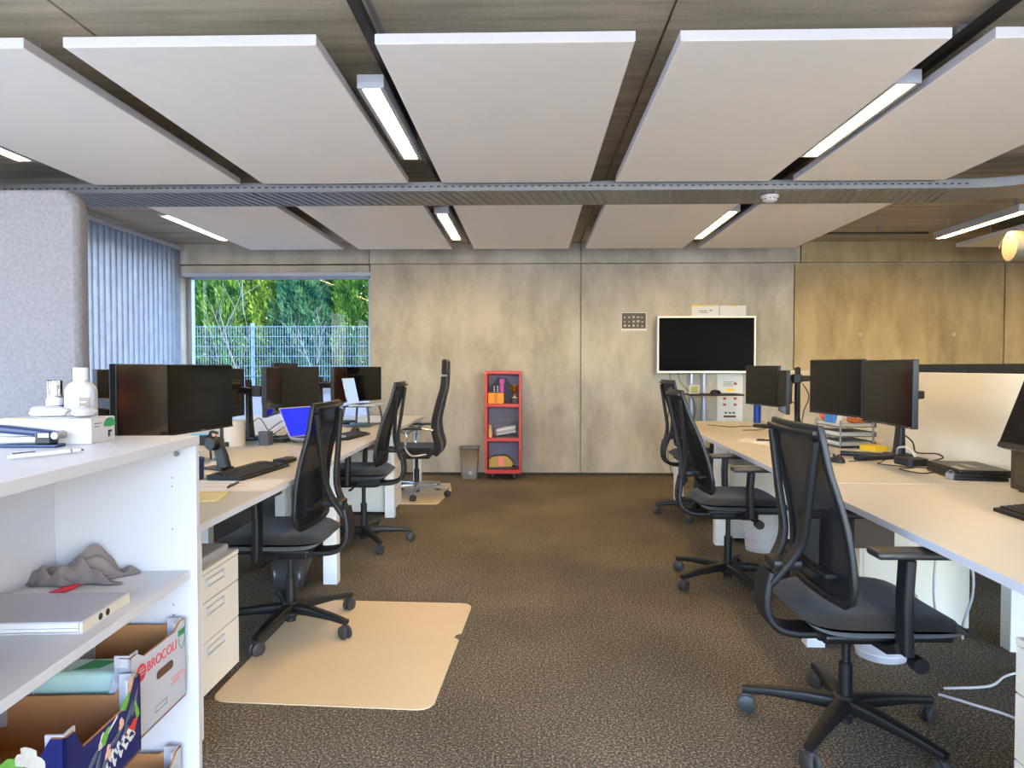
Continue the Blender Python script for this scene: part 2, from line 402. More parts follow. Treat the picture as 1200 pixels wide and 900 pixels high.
LP = [(-.735, 3.15, 4.235, 'lit linear lamp left of the middle front ceiling panel'), (1.695, 3.15, 4.24, 'lit linear lamp over the right desks before the cable tray'),
      (-3.14, 3.1, 4.22, 'lit lamp end above the grey felt screen'), (-.745, 5.72, 6.9, 'small lit lamp beyond the cable tray near the room centre'),
      (1.66, 5.7, 6.9, 'lit lamp beyond the cable tray beside the smoke detector'), (-3.09, 5.75, 6.89, 'lit lamp close to the vertical blind beyond the cable tray'),
      (4.07, 5.75, 6.95, 'lit lamp in dark housing next to the silver duct')]
for a in LP: lamp(*a)
# unseen lamps continuing the rows; those over the camera added for light
for x, y0, n in ((-.735, -1.2, 'unseen linear lamp added for light behind the viewer'), (1.695, .2, 'unseen linear lamp added for light over the near end of the right desks'), (-3.14, .2, 'unseen linear lamp added for light overhead, left of the white shelf unit'),
                 (4.07, .2, 'unseen linear lamp added for light beyond the right desks, level with the viewer'), (4.07, 3.1, 'linear lamp beyond the right desk screens, before the cable tray bend'),
                 (6.4, 3.1, 'linear lamp near the right wall, before the duct'), (6.4, 5.75, 'linear lamp near the right wall, beyond the duct')):
    lamp(x, y0, y0+1.15, n)

# conduits and rails above the lamps
def rail(x, label):
    t = thing('ceiling_rail', label, 'rail', (x, 0, 0), 0, 'conduit rails along the lamp rows')
    MB().b2(-.022, .022, 1.2, 7.5, 2.60, 2.635, .003).build('channel', darkmetal, t)
    MB().rod((.04, 1.2, 2.645), (.04, 7.5, 2.645), .011).build('conduit', steel, t)
    for y in (1.9, 2.9, 4.45, 5.5, 6.6):
        c = MB(); c.b2(-.03, .055, y-.012, y+.012, 2.632, 2.662, .003).rod((0, y, 2.63), (0, y, CZ), .005, 6)
        c.build('clamp', steel, t)
rail(-.66, 'dark conduit rail beside the lamp left of the middle ceiling panels')
rail(1.79, 'dark conduit rail beside the lamp above the right desks')
t = thing('ceiling_rail', 'thin dark conduit crossing the bare ceiling towards the dark-housed lamp', 'rail', (0, 7.0, 0))
MB().rod((2.95, 0, 2.6), (4.0, 0, 2.6), .011).build('conduit', darkmetal, t)
MB().rod((3.5, 0, 2.6), (3.5, 0, CZ), .008).build('clamp', steel, t)

# perforated cable tray
def tray():
    t = thing('cable_tray', 'perforated metal cable tray crossing the whole ceiling', 'cable tray', (0, 4.74, 2.466))
    path_f = [(-4.1, 0)]; 
    W = .42; X1 = 2.97; rad = .55
    inner = [(-3.93, 0), (X1, 0)]+[(X1+rad*math.sin(R(a)), -rad+rad*math.cos(R(a))) for a in range(6, 91, 6)]+[(X1+rad, -4)]
    outer = [(-3.93, W), (X1, W)]+[(X1+(rad+W)*math.sin(R(a)), -rad+(rad+W)*math.cos(R(a))) for a in range(6, 91, 6)]+[(X1+rad+W, -4)]
    bt = MB()
    for z in (0, .003):
        for i in range(len(inner)-1):
            bt.quad((*inner[i], z), (*inner[i+1], z), (*outer[i+1], z), (*outer[i], z))
    # corrugation ribs pressed into the underside
    x = -3.9
    while x < X1-.05:
        bt.box((x, W/2, -.003), (.028, W-.05, .006), .002, rot=Matrix.Rotation(R(-14), 3, 'Z'), seg=1); x += .062
    bt.build('tray_floor', steel, t)
    for nm, pp in (('near_side', inner), ('far_side', outer)):
        s = MB(); s.sweep([(*p, .03) for p in pp], [(-.0015, -.03), (.0015, -.03), (.0015, .03), (-.0015, .03)])
        s.tube([(*p, .061) for p in pp], .004, 6)
        s.build(nm, steel, t)
    h = MB(); x = -3.9
    while x < X1:
        h.b2(x, x+.024, -.0026, -.0012, .026, .034); x += .05
    h.build('perforation_pattern', ink_black, t)
    for x in (-3.3, -1.9, .48, 1.68, 2.85):
        MB().rod((x, W+.01, 0), (x, W+.01, CZ-2.466), .005, 6).build('hanger', steel, t)
tray()
# spiral duct
t = thing('air_duct', 'silver spiral air duct entering high at the frame edge', 'duct', (4.12, 6.0, 2.29))
MB().tube([(0, 0, 0), (3.4, -.5, .02)], .128, 40, up=(0, 0, 1)).build('pipe', mat('duct_silver', (160, 155, 140), .5, .5, var=.06), t)
s = MB(); pts = []
for i in range(0, 36*24+1):
    a = 2*pi*i/24; u = i/(36*24); pts.append((u*3.3, -.485*u+.1285*math.cos(a), .02*u+.1285*math.sin(a)))
s.tube(pts, .0035, 4).build('seam_spiral', steel, t)
MB().rod((.45, -.06, .12), (.45, -.06, CZ-2.29), .005, 6).build('hanger', steel, t)
t = thing('smoke_detector', 'white smoke detector hanging under the cable tray', 'smoke detector', (1.69, 4.9, 2.46))
MB().lathe([(0, 0), (.06, 0), (.06, -.012), (.052, -.02), (.05, -.034), (.03, -.045), (0, -.047)]).build('body', white_pl, t)
v = MB()
for i in range(10): v.box((.0505*math.cos(i*pi/5), .0505*math.sin(i*pi/5), -.026), (.008, .018, .005), rot=Matrix.Rotation(i*pi/5, 3, 'Z'))
v.build('vent_slots', ink_black, t)
t = thing('ceiling_speaker', 'round white disc fixture on the bare ceiling by the cable tray', 'speaker', (3.6, 5.72, CZ))
MB().lathe([(0, -.03), (.1, -.03), (.125, -.022), (.135, 0), (0, 0)], n=36).build('cover', white_pl, t)
MB().lathe([(.136, 0), (.136, -.006), (.145, -.006), (.145, 0)], n=36).build('ring', steel, t)

# ------------------------------------------------------------------ desks
def desk(name, x, y, length, depth, s, rz, label, group, ends=(1, 0), zt=.74):
    """front edge along +Y from (x, y); depth runs to s (+1 right, -1 left)"""
    t = thing(name, label, 'desk', (x, y, 0), rz, group); D = s*depth
    a, c = sorted((0, D))
    MB().b2(a, c, 0, length-.004, zt-.025, zt, .002).build('tabletop', desk_lam, t)
    MB().b2(-s*.0015, 0, .001, length-.005, zt-.0245, zt-.0008).build('edge_band', desk_edge, t)
    for e, yy in zip((0, 1), (.045, length-.05)):
        if not ends[e]: continue
        for q in (.025, depth-.105):
            x0, x1 = sorted((s*q, s*(q+.08)))
            MB().b2(x0, x1, yy-.035, yy+.035, 0, zt-.075, .003).build('leg', white_met, t)
        x0, x1 = sorted((s*.025, s*(depth-.03)))
        MB().b2(x0, x1, yy-.03, yy+.03, zt-.075, zt-.026, .003).build('cross_beam', white_met, t)
    x0, x1 = sorted((s*depth*.45, s*depth*.52))
    MB().b2(x0, x1, .08, length-.09, zt-.07, zt-.027, .002).build('rail', white_met, t)
    return t
LR = R(.55)
gL = 'white desks of the left row'
for y, l, e, n in ((2.16, 1.69, (1, 0), 'white desk nearest the white shelf unit, headset stand on it'), (3.855, 1.73, (1, 0), 'white desk carrying the laptop with blue screen'),
                   (5.59, 1.54, (1, 1), 'white desk by the window carrying the laptop riser')):
    desk('office_desk', -1.07-.0096*(y-2.15), y, l, .87, -1, LR, n, gL, e)
for y, l, e, n in ((2.16, 1.69, (0, 0), 'opposing left desk hidden behind the first monitors'), (3.855, 1.73, (0, 0), 'opposing white desk behind the white mug'), (5.59, 1.64, (0, 0), 'opposing white desk under the window')):
    desk('office_desk', -1.95-.0096*(y-2.15), y, l, .95, -1, LR, n, 'white desks facing the left row', (1, 1))
RR = -R(2.0); gR = 'white desks of the right row'
def RP(y, d, z=0):   # point on the right row: d metres behind the front edge at depth y
    return (1.156+.0349*(y-1.615)+d*math.cos(RR), y+d*math.sin(RR), z)
for y, l, e, n in ((1.25, 1.77, (0, 0), 'near white desk with the tilted monitor and black folders'), (3.03, 1.73, (1, 0), 'white desk under the double monitor and letter trays'),
                   (4.77, 1.71, (1, 1), 'far white desk with the blue can, next to the television')):
    desk('office_desk', RP(y, 0)[0], y, l, 1.0, 1, RR, n, gR, e)
# white screens between the facing right desks
for y, l, n in ((1.25, 1.76, 'white desk screen behind the tilted monitor'), (3.02, 1.73, 'white desk screen behind the double monitor'), (4.76, 1.66, 'white desk screen behind the far arm monitor')):
    p = RP(y, 1.03); t = thing('desk_screen', n, 'desk screen', (p[0], p[1], 0), RR, 'white screens between the right desks')
    MB().b2(0, .028, 0, l-.004, .62, 1.218, .003).build('panel', mat('screen_panel_white', (226, 220, 206), .6, var=.015), t)
    for yy in (.2, l-.2): MB().b2(-.012, .04, yy-.03, yy+.03, .6, .76, .003).build('clamp', white_met, t)
for y, l, n in ((1.25, 1.76, 'white desk beyond the near right desk screen'), (3.02, 1.73, 'white desk beyond the middle right desk screen'), (4.76, 1.66, 'white desk beyond the far right desk screen')):
    p = RP(y, 1.09); desk('office_desk', p[0], p[1], l, .8, 1, RR, n, 'white desks facing the right row', (1, 0))

# ------------------------------------------------------------------ pedestals
def pedestal(x, y0, y1, depth, h, s, label, rows=(.12, .17, .22), cushion=False, plinth=.03, rz=0):
    """front plane at x, body towards s; drawers seen on the front"""
    t = thing('drawer_pedestal', label, 'drawer unit', (x, y0, 0), rz, 'white drawer units'); w = y1-y0
    a, c = sorted((s*.018, s*depth)); top = h
    MB().b2(a, c, 0, w, plinth, top-.018, .002).build('carcass', ped_m, t)
    a2, c2 = sorted((0, s*depth))
    MB().b2(a2, c2, -.002, w+.002, top-.018, top, .002).build('top_board', ped_m, t)
    if cushion: MB().b2(*sorted((s*.03, s*(depth-.01))), .02, w-.02, top, top+.03, .008).build('cushion', ped_top, t)
    for yy in (.05, w-.05):
        for d in (.07, depth-.07): MB().rod((s*d, yy, 0), (s*d, yy, plinth+.002), .02, 10).build('foot', black_pl, t)
    tot = sum(rows); H = top-.02-plinth; z = top-.02
    for r_ in rows:
        dz = H*r_/tot
        d = MB().b2(*sorted((0, s*.017)), .002, w-.002, z-dz+.003, z-.001, .002).build('drawer', ped_m, t)
        zc = z-min(.035, dz*.35); hx = -s*.004
        hb = MB().sweep([(hx, w/2-.07, zc-.014), (hx, w/2+.07, zc-.014), (hx, w/2+.07, zc+.014), (hx, w/2-.07, zc+.014)], rrect(.006, .008, .002), up=(1, 0, 0), closed=True)
        hb.build('handle', white_pl, d)
        z -= dz
    return t
pedestal(-1.205, 2.34, 2.77, .56, .50, -1, 'white drawer unit beside the white shelf unit, grey cushion on top', cushion=True)
pedestal(-1.165, 5.69, 6.1, .56, .55, -1, 'white drawer unit under the window-side left desk')
pedestal(1.42, 4.87, 5.4, .56, .55, 1, 'white drawer unit under the far right desk behind the white bin', rz=RR)
pedestal(1.545, 3.22, 3.62, .5, .56, 1, 'white drawer unit deep under the double monitor desk', rz=RR)
pedestal(1.215, 1.29, 1.745, .56, .565, 1, 'white drawer unit under the near right desk', rz=RR)

# ------------------------------------------------------------------ swivel chairs
def caster(t, x, y, a, parent):
    c = MB()
    for sgn in (-1, 1):
        o = Vector((x, y, .031))+Vector((-math.sin(a), math.cos(a), 0))*(.013*sgn)
        M = Matrix.Translation(o) @ Matrix.Rotation(a, 4, 'Z') @ Matrix.Rotation(R(90), 4, 'X')
        c.lathe([(0, -.009), (.024, -.009), (.031, -.005), (.031, .005), (.024, .009), (0, .009)], n=20, M=M)
    c.rod((x, y, .03), (x, y, .075), .008)
    c.box((x, y, .052), (.03, .02, .026), .005, rot=Matrix.Rotation(a, 3, 'Z'))
    return c.build('caster', wheel_m, parent)
def star(t, phase, bm_=black_sat, rad=.325, hub=.03):
    s = MB()
    s.lathe([(0, .055), (hub, .055), (hub+.012, .07), (hub+.012, .115), (hub, .13), (0, .13)], n=24)
    for i in range(5):
        a = phase+i*2*pi/5; d = Vector((math.cos(a), math.sin(a), 0))
        s.bar([d*.02+Vector((0, 0, .098)), d*.12+Vector((0, 0, .1)), d*(rad*.75)+Vector((0, 0, .092)), d*(rad+.012)+Vector((0, 0, .08))], .05, .042, scale=[(1.1, 1.1), (1, 1), (.8, .72), (.62, .55)])
    base = s.build('star_base', bm_, t)
    for i in range(5):
        a = phase+i*2*pi/5; caster(t, rad*math.cos(a), rad*math.sin(a), a+random.uniform(-1.2, 1.2), base)
    return base
def task_chair(x, y, rz, phase, label, lift=0, lean=.2, low=.14, arms=True, seat_turn=0):
    t = thing('office_chair', label, 'chair', (x, y, 0), rz, 'black office chairs with net backs')
    star(t, phase-rz)
    h = lift
    MB().rod((0, 0, .035), (0, 0, .125), .024, 16).rod((0, 0, .12), (0, 0, .24+h*.6), .022, 16).rod((0, 0, .22), (0, 0, .345+h), .014, 12).build('gas_lift', black_pl, t)
    m = MB().box((.02, 0, .355+h), (.26, .17, .05), .012).box((-.06, 0, .36+h), (.12, .12, .06), .012)
    m.build('mechanism', black_pl, t)
    lv = MB().tube(bez([(.08, -.08, .345+h), (.1, -.2, .345+h), (.1, -.245, .345+h)], 4), .007, 8).rod((.1, -.235, .345+h), (.1, -.275, .345+h), .024, 16)
    lv.build('tension_knob', black_pl, t)
    MB().tube([(.03, .08, .35+h), (.03, .27, .35+h)], .006, 8).box((.03, .27, .35+h), (.022, .06, .01), .003).build('lever', black_pl, t)
    # seat cushion
    def top(u, v, zz):
        uu, vv = u*2-1, v*2-1
        e = max(abs(uu), abs(vv))
        sup = (abs(uu)**5+abs(vv)**5)**.2
        k = (e/sup) if sup > 1e-6 else 1
        px, py = uu*k, vv*k
        return px, py, e
    s = MB(); n = 14
    def surf(sign):
        def f(u, v):
            px, py, e = top(u, v, 0)
            X = .055+px*.26; Y = py*.25
            z = .435+h + (sign*.036*(1-e**6)**.5 if e < 1 else 0)
            if sign > 0: z += .008*abs(py)**2 - .012*max(0, px-.3)**2*4
            z -= .03*max(0, px-.55)**2*4
            return (X, Y, z)
        return f
    s.grid(surf(1), n, n); s.grid(surf(-1), n, n)
    bmesh.ops.remove_doubles(s.bm, verts=s.bm.verts, dist=.0006)
    s.build('seat', fab_black, t, ang=60)
    MB().box((.05, 0, .392+h), (.4, .38, .02), .008).build('seat_shell', black_pl, t)
    # back frame: rounded trapezoid leaning back
    zb, zt = .505+h, 1.055+h
    def bx(z):
        k = (z-zb)/(zt-zb); return -(low+(lean-low)*k) + .02*math.sin(pi*min(1, max(0, k*1.3)))*1.0
    def hw(z):
        k = (z-zb)/(zt-zb); return .245-.045*((k-.1)/.9)**1.1 if k > .1 else .215+.03*math.sin(pi/2*max(0, k)/.1)
    outl = []
    for i in range(13): outl.append((hw(zb+.02+(zt-zb-.035)*i/12), zb+.02+(zt-zb-.035)*i/12))
    loop = [(bx(z)+.03*abs(w/.24)**2, w, z) for w, z in outl]
    topc = [(bx(zt)+.03*(abs(w)/.24)**2, w, zt) for w in (.2, .1, 0, -.1, -.2)]
    lft = [(bx(z)+.03*abs(w/.24)**2, -w, z) for w, z in reversed(outl)]
    botc = [(bx(zb)+.03*(abs(w)/.24)**2, w, zb) for w in (-.205, -.1, 0, .1, .205)]
    MB().bar(loop+topc+lft+botc, .026, .02, up=(1, 0, 0), closed=True).build('back_frame', black_sat, t)
    MB().bar([(bx(zt)-.006+.03*(abs(w)/.24)**2, w, zt-.012) for w in (-.2, -.1, 0, .1, .2)], .012, .04, up=(1, 0, 0)).build('top_rail', black_sat, t)
    def net(u, v):
        z = zb+(zt-zb)*v; w = (u*2-1)*(hw(z) if v > .03 else .19)
        return (bx(z)+.03*(w/.24)**2+.004, w, z)
    MB().grid(net, 8, 14).build('back_net', net_black, t, norm=False)
    # loop arm from below the seat and forked spine
    J = [(-.04, 0, .36+h), (-.16, 0, .352+h), (-.235, 0, .365+h), (-.275, 0, .405+h), (-.285, 0, .47+h), (-.27, 0, .56+h)]
    MB().bar(bez(J, 5), .15, .026, up=(0, 1, 0), scale=None).build('loop_arm', black_sat, t) if False else None
    lp = MB()
    for i in (0,): lp.sweep(bez(J, 6), rrect(.026, .115, .01), up=(0, 1, 0))
    lp.build('loop_arm', black_sat, t)
    sp = MB()
    for q in (-1, 1):
        P = [(-.268, q*.035, .53+h), (bx(.66+h)-.066, q*.075, .66+h), (bx(.82+h)-.036, q*.13, .82+h), (bx(1.02+h)+.004, q*.192, 1.02+h)]
        sp.sweep(bez(P, 6), rrect(.02, .062, .007), up=(0, 1, 0), scale=[(1, 1-.5*i/18) for i in range(19)])
    sp.build('forked_spine', black_sat, t)
    MB().bar([(bx(.58+h)-.006, -.17, .585+h), (bx(.58+h)-.022, 0, .585+h), (bx(.58+h)-.006, .17, .585+h)], .012, .04, up=(1, 0, 0)).box((-.215, 0, .585+h), (.1, .1, .03), .008).build('lumbar_bridge', black_sat, t)
    if arms:
        hz = min(h, .01)
        for q in (-1, 1):
            a = MB().bar([(.04, q*.13, .37+h), (.045, q*.22, .375+h), (.05, q*.27, .40+h)], .06, .03)
            a.bar([(.05, q*.272, .385+h), (.045, q*.276, .55+h), (.05, q*.28, .675+hz)], .062, .03, up=(1, 0, 0))
            ar = a.build('armrest', black_sat, t)
            MB().box((.065, q*.275, .69+hz), (.235, .085, .024), .01, seg=3).build('arm_pad', pad_m, ar)
    return t
task_chair(1.08, 2.34, 0, R(12), 'black office chair closest to the camera at the right desks', 0, .2, .12)
task_chair(1.14, 3.95, R(-2), R(64), 'black office chair reclined beside the white bin', .055, .325, .165)
task_chair(1.40, 5.78, R(3), R(31), 'black office chair nearest the television, mostly hidden by the reclined chair', .075, .27, .15)
task_chair(-1.15, 3.22, pi, R(48), 'black office chair on the large beige mat', .02, .2, .14)
task_chair(-1.18, 4.78, pi+R(2), R(14), 'black office chair between the large mat and the headrest chair', .08, .28, .15)

def headrest_chair(x, y, rz, phase):
    t = thing('executive_chair', 'black high-back office chair with headrest and pale star base by the window', 'chair', (x, y, 0), rz)
    silver = mat('polished_aluminium', (196, 196, 198), .25, .7)
    star(t, phase-rz, silver, .32, .028)
    MB().rod((0, 0, .035), (0, 0, .26), .026, 16).rod((0, 0, .24), (0, 0, .38), .016, 12).build('gas_lift', black_pl, t)
    MB().box((-.02, 0, .39), (.24, .18, .05), .012).build('mechanism', black_pl, t)
    MB().box((.06, 0, .45), (.5, .5, .085), .03, seg=4).build('seat', fab_black, t)
    P = [(-.2, 0, .42), (-.235, 0, .5), (-.205, 0, .62), (-.2, 0, .74), (-.235, 0, .9), (-.275, 0, 1.05), (-.285, 0, 1.16)]
    MB().sweep(bez(P, 5), rrect(.055, .46, .022), up=(0, 1, 0), scale=[(1.2-.4*abs(i/30-.1), 1-.22*(i/30)) for i in range(31)]).build('backrest', fab_black, t)
    MB().sweep(bez([(-.19, 0, .4), (-.265, 0, .47), (-.25, 0, .62), (-.24, 0, .75), (-.275, 0, .92), (-.31, 0, 1.1), (-.315, 0, 1.3)], 5), rrect(.022, .075, .008), up=(0, 1, 0)).build('spine', black_sat, t)
    MB().box((-.285, 0, 1.25), (.05, .27, .15), .022, rot=Matrix.Rotation(R(-2), 3, 'Y'), seg=4).build('headrest', fab_black, t)
    for q in (-1, 1):
        a = MB().tube(bez([(-.13, q*.24, .43), (.0, q*.275, .42), (.06, q*.285, .5), (.05, q*.285, .62), (.16, q*.285, .66)], 6), .011, 8).tube(bez([(.05, q*.285, .62), (-.04, q*.285, .67), (-.2, q*.27, .66)], 5), .010, 8)
        ar = a.build('armrest', silver, t)
        MB().bar([(-.1, q*.285, .675), (.05, q*.285, .672), (.18, q*.285, .668)], .045, .02).build('arm_pad', pad_m, ar)
headrest_chair(-1.11, 6.6, pi, R(57))

# ------------------------------------------------------------------ chair mats
def chair_mat(pts, label, notch=None, r=.05):
    n = len(pts); out = []
    for i in range(n):
        p = Vector((*pts[i], 0)); a = (Vector((*pts[i-1], 0))-p).normalized(); c = (Vector((*pts[(i+1) % n], 0))-p).normalized()
        p0, p2 = p+a*r, p+c*r
        for k in range(7):
            u = k/6; q = p0*(1-u)**2+p*2*u*(1-u)+p2*u*u; out.append((q.x, q.y))
        if notch == i:
            q = pts[(i+1) % n]; e = Vector((q[0]-pts[i][0], q[1]-pts[i][1])); L = e.length; e.normalize(); nrm = Vector((-e.y, e.x))
            m0 = Vector(pts[i])+e*(L*.36)
            for d, w in ((0, 0), (.01, .02), (.05, .028), (.07, .008), (.08, 0)): 
                q2 = m0+e*d+nrm*w*-1; out.append((q2.x, q2.y))
    return tag(MB().prism(out, .004, z0=.001).build('chair_mat', mat_m), label, 'chair mat', 'beige chair mats')
chair_mat([(-1.2, 3.6), (-.305, 3.56), (-.358, 2.44), (-1.2, 2.49)], 'large beige chair mat under the near left chair', notch=1, r=.07)
chair_mat([(-1.42, 7.2), (-.865, 7.29), (-.8, 6.85), (-.845, 6.15), (-1.3, 6.15)], 'small beige chair mat under the headrest chair', r=.03)

# ------------------------------------------------------------------ monitors
def monitor(p0, p1, z0, z1, label, group, tilt=0, roll=0, chin=.012, name='computer_monitor', thick=.028, logo=False):
    """p0, p1: ends of the screen seen from its user, left to right; screen faces right-hand normal towards the user"""
    a, c = Vector((*p0, 0)), Vector((*p1, 0)); d = c-a; w = d.length; rz = math.atan2(d.y, d.x); H = z1-z0
    t = thing(name, label, 'monitor', ((a.x+c.x)/2, (a.y+c.y)/2, z0), rz, group)
    t.rotation_euler = (tilt, roll, rz)
    t.rotation_mode = 'XYZ'
    MB().box((0, thick/2, H/2), (w, thick, H), .004).build('housing', black_pl, t)
    MB().b2(-w/2+.006, w/2-.006, -.0012, .0005, chin, H-.006).build('screen', screen_m, t)
    MB().b2(-w/2+.002, w/2-.002, -.002, .0005, .001, chin-.001, .0005).build('chin', black_sat, t)
    MB().box((0, thick+.012, H*.5), (w*.62, .026, H*.55), .01).build('back_bulge', black_pl, t)
    MB().box((0, thick+.03, H*.5), (.1, .014, .1), .003).build('mount_plate', darkmetal, t)
    if logo: MB().b2(-.018, .018, -.0028, -.0019, .003, .008).build('logo', ink_grey, t)
    MB().b2(w/2-.03, w/2-.022, -.003, -.0015, .003, .006).build('power_light', white_pl, t)
    return t
gm = 'black monitors of the left desks'; gmr = 'black monitors of the right desks'
# left row: users sit at +X looking to -X; user's left is -Y
monitor((-1.585, 2.577), (-1.668, 3.095), .93, 1.262, 'black monitor beside the grey felt screen, reflecting a chair', gm)
monitor((-1.67, 3.10), (-1.598, 3.62), .93, 1.262, 'black monitor behind the headset stand, right half of the nearest pair', gm, logo=True)
monitor((-1.66, 4.25), (-1.742, 4.735), .93, 1.252, 'black monitor of the middle pair, left of its seam, by the window', gm)
monitor((-1.744, 4.74), (-1.635, 5.24), .93, 1.252, 'black monitor behind the near left chair back, right half of the middle pair', gm, logo=True)
monitor((-1.63, 5.62), (-1.665, 6.12), .93, 1.252, 'black monitor behind the pale laptop screen, left half of the far pair', gm)
monitor((-1.663, 6.125), (-1.455, 6.62), .93, 1.252, 'black monitor in front of the concrete wall beside the window', gm, logo=True)
# opposing left row, facing -X
go = 'monitors seen from behind on the opposing left desks'
monitor((-2.1, 3.8), (-2.13, 3.27), .9, 1.238, 'back of a monitor between felt screen and nearest pair', go)
monitor((-2.1, 4.9), (-2.13, 4.37), .9, 1.238, 'back of a monitor just beyond the nearest pair', go)
monitor((-2.13, 6.12), (-2.15, 5.6), .94, 1.285, 'taller monitor back rising behind the middle pair', go)
# right row: users at -X looking +X; user's left is +Y
monitor((1.70, 4.2), (1.765, 3.68), .975, 1.293, 'black monitor above the letter trays, left half of the double monitor', gmr, logo=False)
monitor((1.766, 3.672), (1.735, 3.14), .965, 1.285, 'black monitor over the round black hub, right half of the double monitor', gmr, logo=True)
monitor((1.865, 5.97), (1.955, 5.45), .93, 1.26, 'tilted black monitor in front of the television, blue can below', gmr, roll=R(0), logo=True)
monitor((1.955, 5.43), (1.84, 4.96), .905, 1.225, 'black monitor seen edge-on beside the arm pole', gmr)
monitor((1.735, 2.575), (1.70, 1.98), .955, 1.285, 'black monitor leaning back at the edge of the frame', gmr, tilt=R(-20), chin=.02, logo=True)
# beyond the white screens
gx = 'monitor backs rising above the white desk screens'
for y0, n in ((3.0, 'monitor back just behind the leaning monitor'), (3.52, 'middle monitor back above the white desk screen'), (4.04, 'farthest monitor back above the white desk screen')):
    t = monitor((2.575, y0), (2.575, y0+.51), .94, 1.268, n, gx)
    text('model_plate', 'display', .03, ink_grey, t, frame((-.12, .0545, .2), (-1, 0, 0), (0, 0, 1)))

def dual_stand(x, y, rz, ztop, zarm, half, label, group, base='foot', reach=.1):
    """stand with its front towards local -Y (the user); two arms along X"""
    t = thing('monitor_stand', label, 'monitor stand', (x, y, .74), rz, group)
    if base == 'foot':
        f = MB()
        for q in (-1, 1): f.bar([(q*.01, .03, .012), (q*.12, -.24, .012)], .06, .02)
        f.box((0, .03, .014), (.14, .12, .026), .006)
        f.build('foot', black_sat, t)
        MB().sweep([(0, .03, .02), (0, .035, .15), (0, .04, ztop-.74)], rrect(.075, .035, .012), up=(0, 1, 0), scale=[(1.2, 1.2), (.9, .9), (.8, .8)]).build('column', black_sat, t)
    else:
        MB().box((0, 0, .015), (.1, .1, .03), .006).build('clamp', black_sat, t)
        MB().rod((0, 0, .02), (0, 0, ztop-.74), .022, 16).build('column', black_sat, t)
    z = zarm-.74
    MB().rod((0, 0, z-.03), (0, 0, z+.03), .034, 16).build('collar', black_pl, t)
    for q in (-1, 1):
        a = MB().bar([(0, 0, z), (q*half*.5, reach*.2, z), (q*half, -reach*.5, z)], .03, .045)
        ar = a.build('arm', black_sat, t)
        MB().box((q*half, -reach*.5-.03, z), (.06, .06, .07), .008).build('tilt_head', black_pl, ar)
    return t
gs = 'dual monitor stands'
dual_stand(-1.86, 3.1, R(90), 1.2, 1.09, .26, 'black dual monitor stand behind the nearest left pair', gs, 'pole', .2)
dual_stand(-1.93, 4.72, R(90), 1.16, 1.09, .26, 'black dual monitor stand with leaning column behind the middle left pair', gs, 'foot', .2)
dual_stand(-1.86, 6.12, R(90), 1.16, 1.09, .25, 'black dual monitor stand behind the far left pair', gs, 'foot', .3)
dual_stand(-1.98, 4.35, R(-90), 1.14, 1.12, .27, 'dark monitor arm with block joint standing by the white mug', gs, 'pole', .2)
dual_stand(2.03, 3.86, R(-90-3), 1.16, 1.1, .3, 'black dual monitor stand with splayed feet behind the yellow pad', gs, 'foot', .36)
dual_stand(2.13, 5.5, R(-90), 1.245, 1.16, .26, 'black pole stand with tangled cables behind the far right monitors', gs, 'pole', .16)

t = thing('monitor_stand', 'black foot and neck carrying the leaning monitor', 'monitor stand', (1.93, 2.28, .74), R(-92))
MB().box((0, 0, .008), (.22, .17, .016), .006).build('foot', black_sat, t)
MB().sweep([(0, .03, .01), (0, .03, .16), (0, .0, .3), (0, -.035, .36)], rrect(.07, .03, .01), up=(0, 1, 0)).build('neck', black_sat, t)
# desktop computer under/behind the leaning monitor
t = thing('desktop_computer', 'dark brown computer box standing behind the leaning monitor', 'computer', (1.97, 2.5, .74), RR)
MB().b2(0, .2, 0, .36, .008, .26, .006).build('case', mat('dark_brown_gloss', (52, 42, 32), .22, var=.05), t)
MB().b2(-.004, 0, .03, .33, .03, .24, .002).build('front_panel', mat('brown_gloss_front', (62, 50, 36), .14, var=.04), t)
for i in range(5): MB().b2(-.006, -.003, .08, .2, .15+i*.012, .154+i*.012).build('vent', ink_black, t)
for yy in (.03, .33):
    for xx in (.03, .17): MB().rod((xx, yy, 0), (xx, yy, .009), .012).build('foot', black_pl, t)

# ------------------------------------------------------------------ keyboards, mice
def keyboard(x, y, rz, label, L=.44, W=.145, tail=False, m=black_pl, z=.74):
    """long side along local X; user at local -Y"""
    t = thing('keyboard', label, 'keyboard', (x, y, z), rz, 'computer keyboards')
    MB().sweep([(-L/2, 0, .009), (L/2, 0, .009)], [(-W/2, -.009), (W/2, -.009), (W/2, .016), (W/2-.02, .018), (-W/2, .003)], up=(0, 0, 1)).build('body', m, t)
    k = MB()
    for r_ in range(5):
        n = 15
        for c_ in range(n+4):
            xx = -L/2+.014+c_*(L-.028)/(n+4)+.008; yy = -W/2+.024+r_*.0225
            if c_ == n: continue
            k.box((xx, yy, .0155+.0155*(yy+W/2)/W), (.0165, .0175, .008), 0, rot=Matrix.Rotation(R(5), 3, 'X'))
    k.build('key_pattern', mat('key_black', (34, 34, 35), .55), t)
    for q in (-1, 1): MB().box((q*(L/2-.03), W/2-.015, .006), (.03, .012, .012), .002).build('riser_foot', m, t)
    return t
keyboard(-1.345, 3.24, R(90-6), 'black keyboard on the near left desk in front of the headset stand', .46, .17)
t = thing('numeric_pad', 'black rounded phone-like pad touching the near left keyboard', 'keypad', (-1.315, 3.53, .74), R(80))
MB().sweep([(0, 0, .014), (.12, 0, .014)], rrect(.075, .026, .01), scale=[(1, 1), (.9, .9)]).build('body', black_sat, t)
